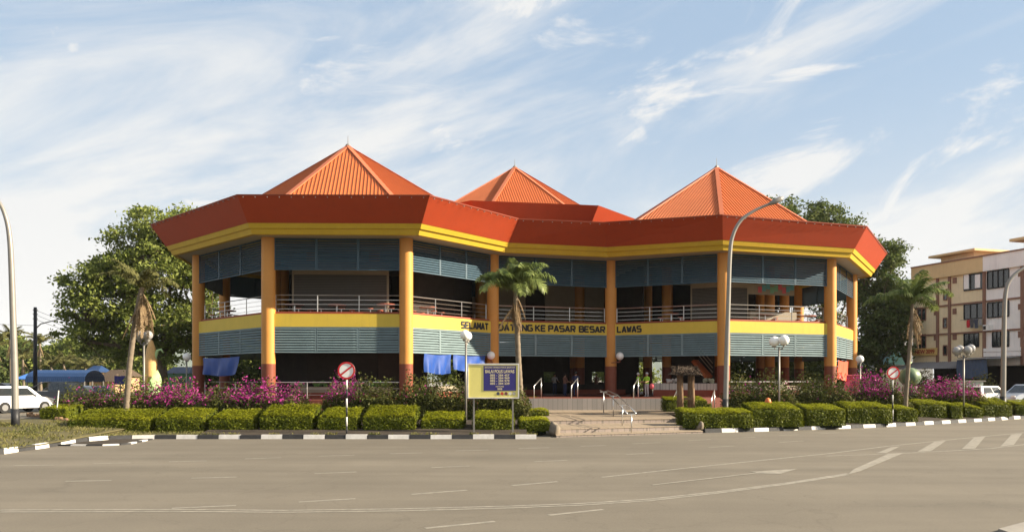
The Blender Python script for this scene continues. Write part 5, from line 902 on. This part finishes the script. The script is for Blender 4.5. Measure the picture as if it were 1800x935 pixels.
ac = fbox(w_, 'air_conditioner', SWALL, 1735, 1745, 571, 581, .02, .5); fbox(w_, 'fan_grille', BLACKP, 1735.8, 1740.5, 573, 579.5, .5, .515)
LC = [mat('laundry_%d' % i, c, .8, .2, 4.) for i, c in enumerate(((.5, .03, .04), (.1, .1, .11), (.08, .09, .12), (.35, .34, .33)))]
for i, (x0, x1, y1) in enumerate(((1699.5, 1705, 575), (1705.3, 1712, 576), (1712.3, 1720, 577), (1720.3, 1726, 572))):
    a, b = fpt(x0, .5), fpt(x1, .5); s = MB(); zt_, zb_ = fz(1712, 561, .5), fz(1712, y1, .5); V = []
    for j in range(4):
        for k in range(7): c = a + (b - a) * k / 6 + fn * .05 * math.sin(k * 1.7 + j + i); V.append((c.x, c.y, zt_ + (zb_ - zt_) * j / 3))
    s.add(V, [(j * 7 + k, j * 7 + k + 1, (j + 1) * 7 + k + 1, (j + 1) * 7 + k) for j in range(3) for k in range(6)]); tag(s.build('laundry', LC[i], None, True), ['red cloth drying on the balcony pole', 'black cloth drying beside the red one', 'dark blue cloth drying in the middle of the pole', 'grey cloth at the right end of the drying pole'][i], 'laundry', 'laundry on the cream shophouse')
a, b = fpt(1688, .5), fpt(1728, .5); s = MB(); s.bar((*a, fz(1712, 561, .5)), (*b, fz(1712, 561, .5)), .04); s.build('drying_pole', GALV, c_)
# buildings between market and shophouses
e = thing('grey_building', 'pale grey building behind the slender palm', 'building', (gx(1592, 100), 100, .5)); s = MB(); s.prism([(gx(1574, 100), 100), (gx(1640, 100), 100), (gx(1640, 100), 110), (gx(1574, 100), 110)], .45, EYE + (HZ - 520) / FPX * 100); s.build('wall', mat('pale_wall', (.5, .5, .49), .8, .05, 1., stains=.2), e)
e = thing('teal_canopy', 'teal curved canopy right of the market', 'canopy', (gx(1572, 88), 88, .5)); s = MB(); V = []; xa, xb = gx(1552, 88), gx(1590, 88); 
for i in range(13): a = math.pi * i / 12; V += [((xa + xb) / 2 - (xb - xa) / 2 * math.cos(a), 87, 3.95 + 1.35 * math.sin(a)), ((xa + xb) / 2 - (xb - xa) / 2 * math.cos(a), 90, 3.95 + 1.35 * math.sin(a))]
s.add(V, [(2 * i, 2 * i + 2, 2 * i + 3, 2 * i + 1) for i in range(12)] + [tuple(2 * i for i in range(13))[::-1]]); s.build('vault', mat('teal_sheet', (.10, .25, .26), .6, .1, 2.), e); s = MB(); s.box(((xa + xb) / 2, 88.6, 2.2), (xb - xa + .8, 3., 3.4)); s.build('wall', mat('wall_greywhite', (.45, .44, .42), .8, .08, 1.), e)
e = thing('low_wall', 'low pale wall behind the right bougainvillea', 'wall', (gx(1700, 60), 60, .5)); s = MB(); s.box((gx(1702, 60), 60.2, 1.35), (2.0, .8, 1.7)); s.build('body', mat('wall_palegreen', (.42, .47, .40), .8, .06, 1., stains=.2), e); s = MB(); s.box((gx(1702, 60), 60.2, 2.26), (2.3, 1.0, .1)); s.build('cap', CONC, e)
for i, (px_, Y) in enumerate(((1625, 66), (1740, 62), (1545, 64))):
    x = gx(px_, Y); bush_row(px_ - 26, px_ + 26, 652 + 8 * i, Y, ['dark shrub under the cream shophouse awning', 'dark shrub below the slate blue tarpaulin', 'shrub right of the market corner'][i], 0, 1.6, .48, LEAFD, 'garden_shrub', 'shrub', 420, None, .13)

# air between here and the far hill
hm = bpy.data.materials.new('haze'); hm.use_nodes = True; t = hm.node_tree; t.nodes.remove(t.nodes['Principled BSDF']); pv = t.nodes.new('ShaderNodeVolumePrincipled'); pv.inputs['Color'].default_value = (.9, .94, 1, 1); pv.inputs['Density'].default_value = .00009; t.links.new(pv.outputs[0], t.nodes['Material Output'].inputs['Volume'])
s = MB(); s.box((0, 2050, 140), (5900, 4800, 282.4)); stuff(s.build('haze', hm))

# dry grass on the verge and weeds along the kerb
GB = leaf_mat('grass_blade', (.07, .085, .02), (.22, .19, .07), .3)
n_ = 26000; X = rng.uniform(-24, -12.4, n_); Yv = rng.uniform(26, 39.5, n_); kx = np.array([p[0] for p in KL]); ky = np.array([p[1] for p in KL]); yk = np.interp(X, kx, ky); off_y = Yv - yk
keep = (off_y > .1) & (np.sin(X * 1.9) + np.sin(Yv * 2.3 + X) + rng.normal(0, 1., n_) > -.6) & ~((X < -21.2) & (Yv > 36))
zg = np.interp(off_y, [.17, .8, 2, 4, 7, 11, 16], [.13, .14, .165, .22, .31, .42, .5]); P = np.stack([X, Yv, zg + .02], 1)[keep]
a = rng.normal(0, 1, (len(P), 3)) * np.array([.03, .03, 0]); u = np.stack([rng.normal(0, .03, len(P)), rng.normal(0, .03, len(P)), rng.uniform(.03, .09, len(P))], 1)
stuff(tag(quads_mesh('grass', np.stack([P - a * .5, P + a * .5, P + u + a * .15, P + u - a * .15], 1), GB), 'short dry grass on the verge at the left', 'grass'))
n_ = 2500; X = rng.uniform(-13, 1.4, n_); Yv = 32.86 + rng.exponential(.12, n_); c_ = np.sin(X * 3.1) + np.sin(X * 7.7 + 1) + rng.normal(0, .5, n_) > .9; P = np.stack([X, Yv, .15 + 0 * X], 1)[c_]
a = rng.normal(0, 1, (len(P), 3)) * np.array([.03, .03, 0]); u = np.stack([rng.normal(0, .05, len(P)), rng.normal(0, .04, len(P)), rng.uniform(.03, .12, len(P))], 1)
stuff(tag(quads_mesh('weeds', np.stack([P - a * .5, P + a * .5, P + u + a * .2, P + u - a * .2], 1), GB), 'weeds along the top of the painted kerb', 'weeds'))
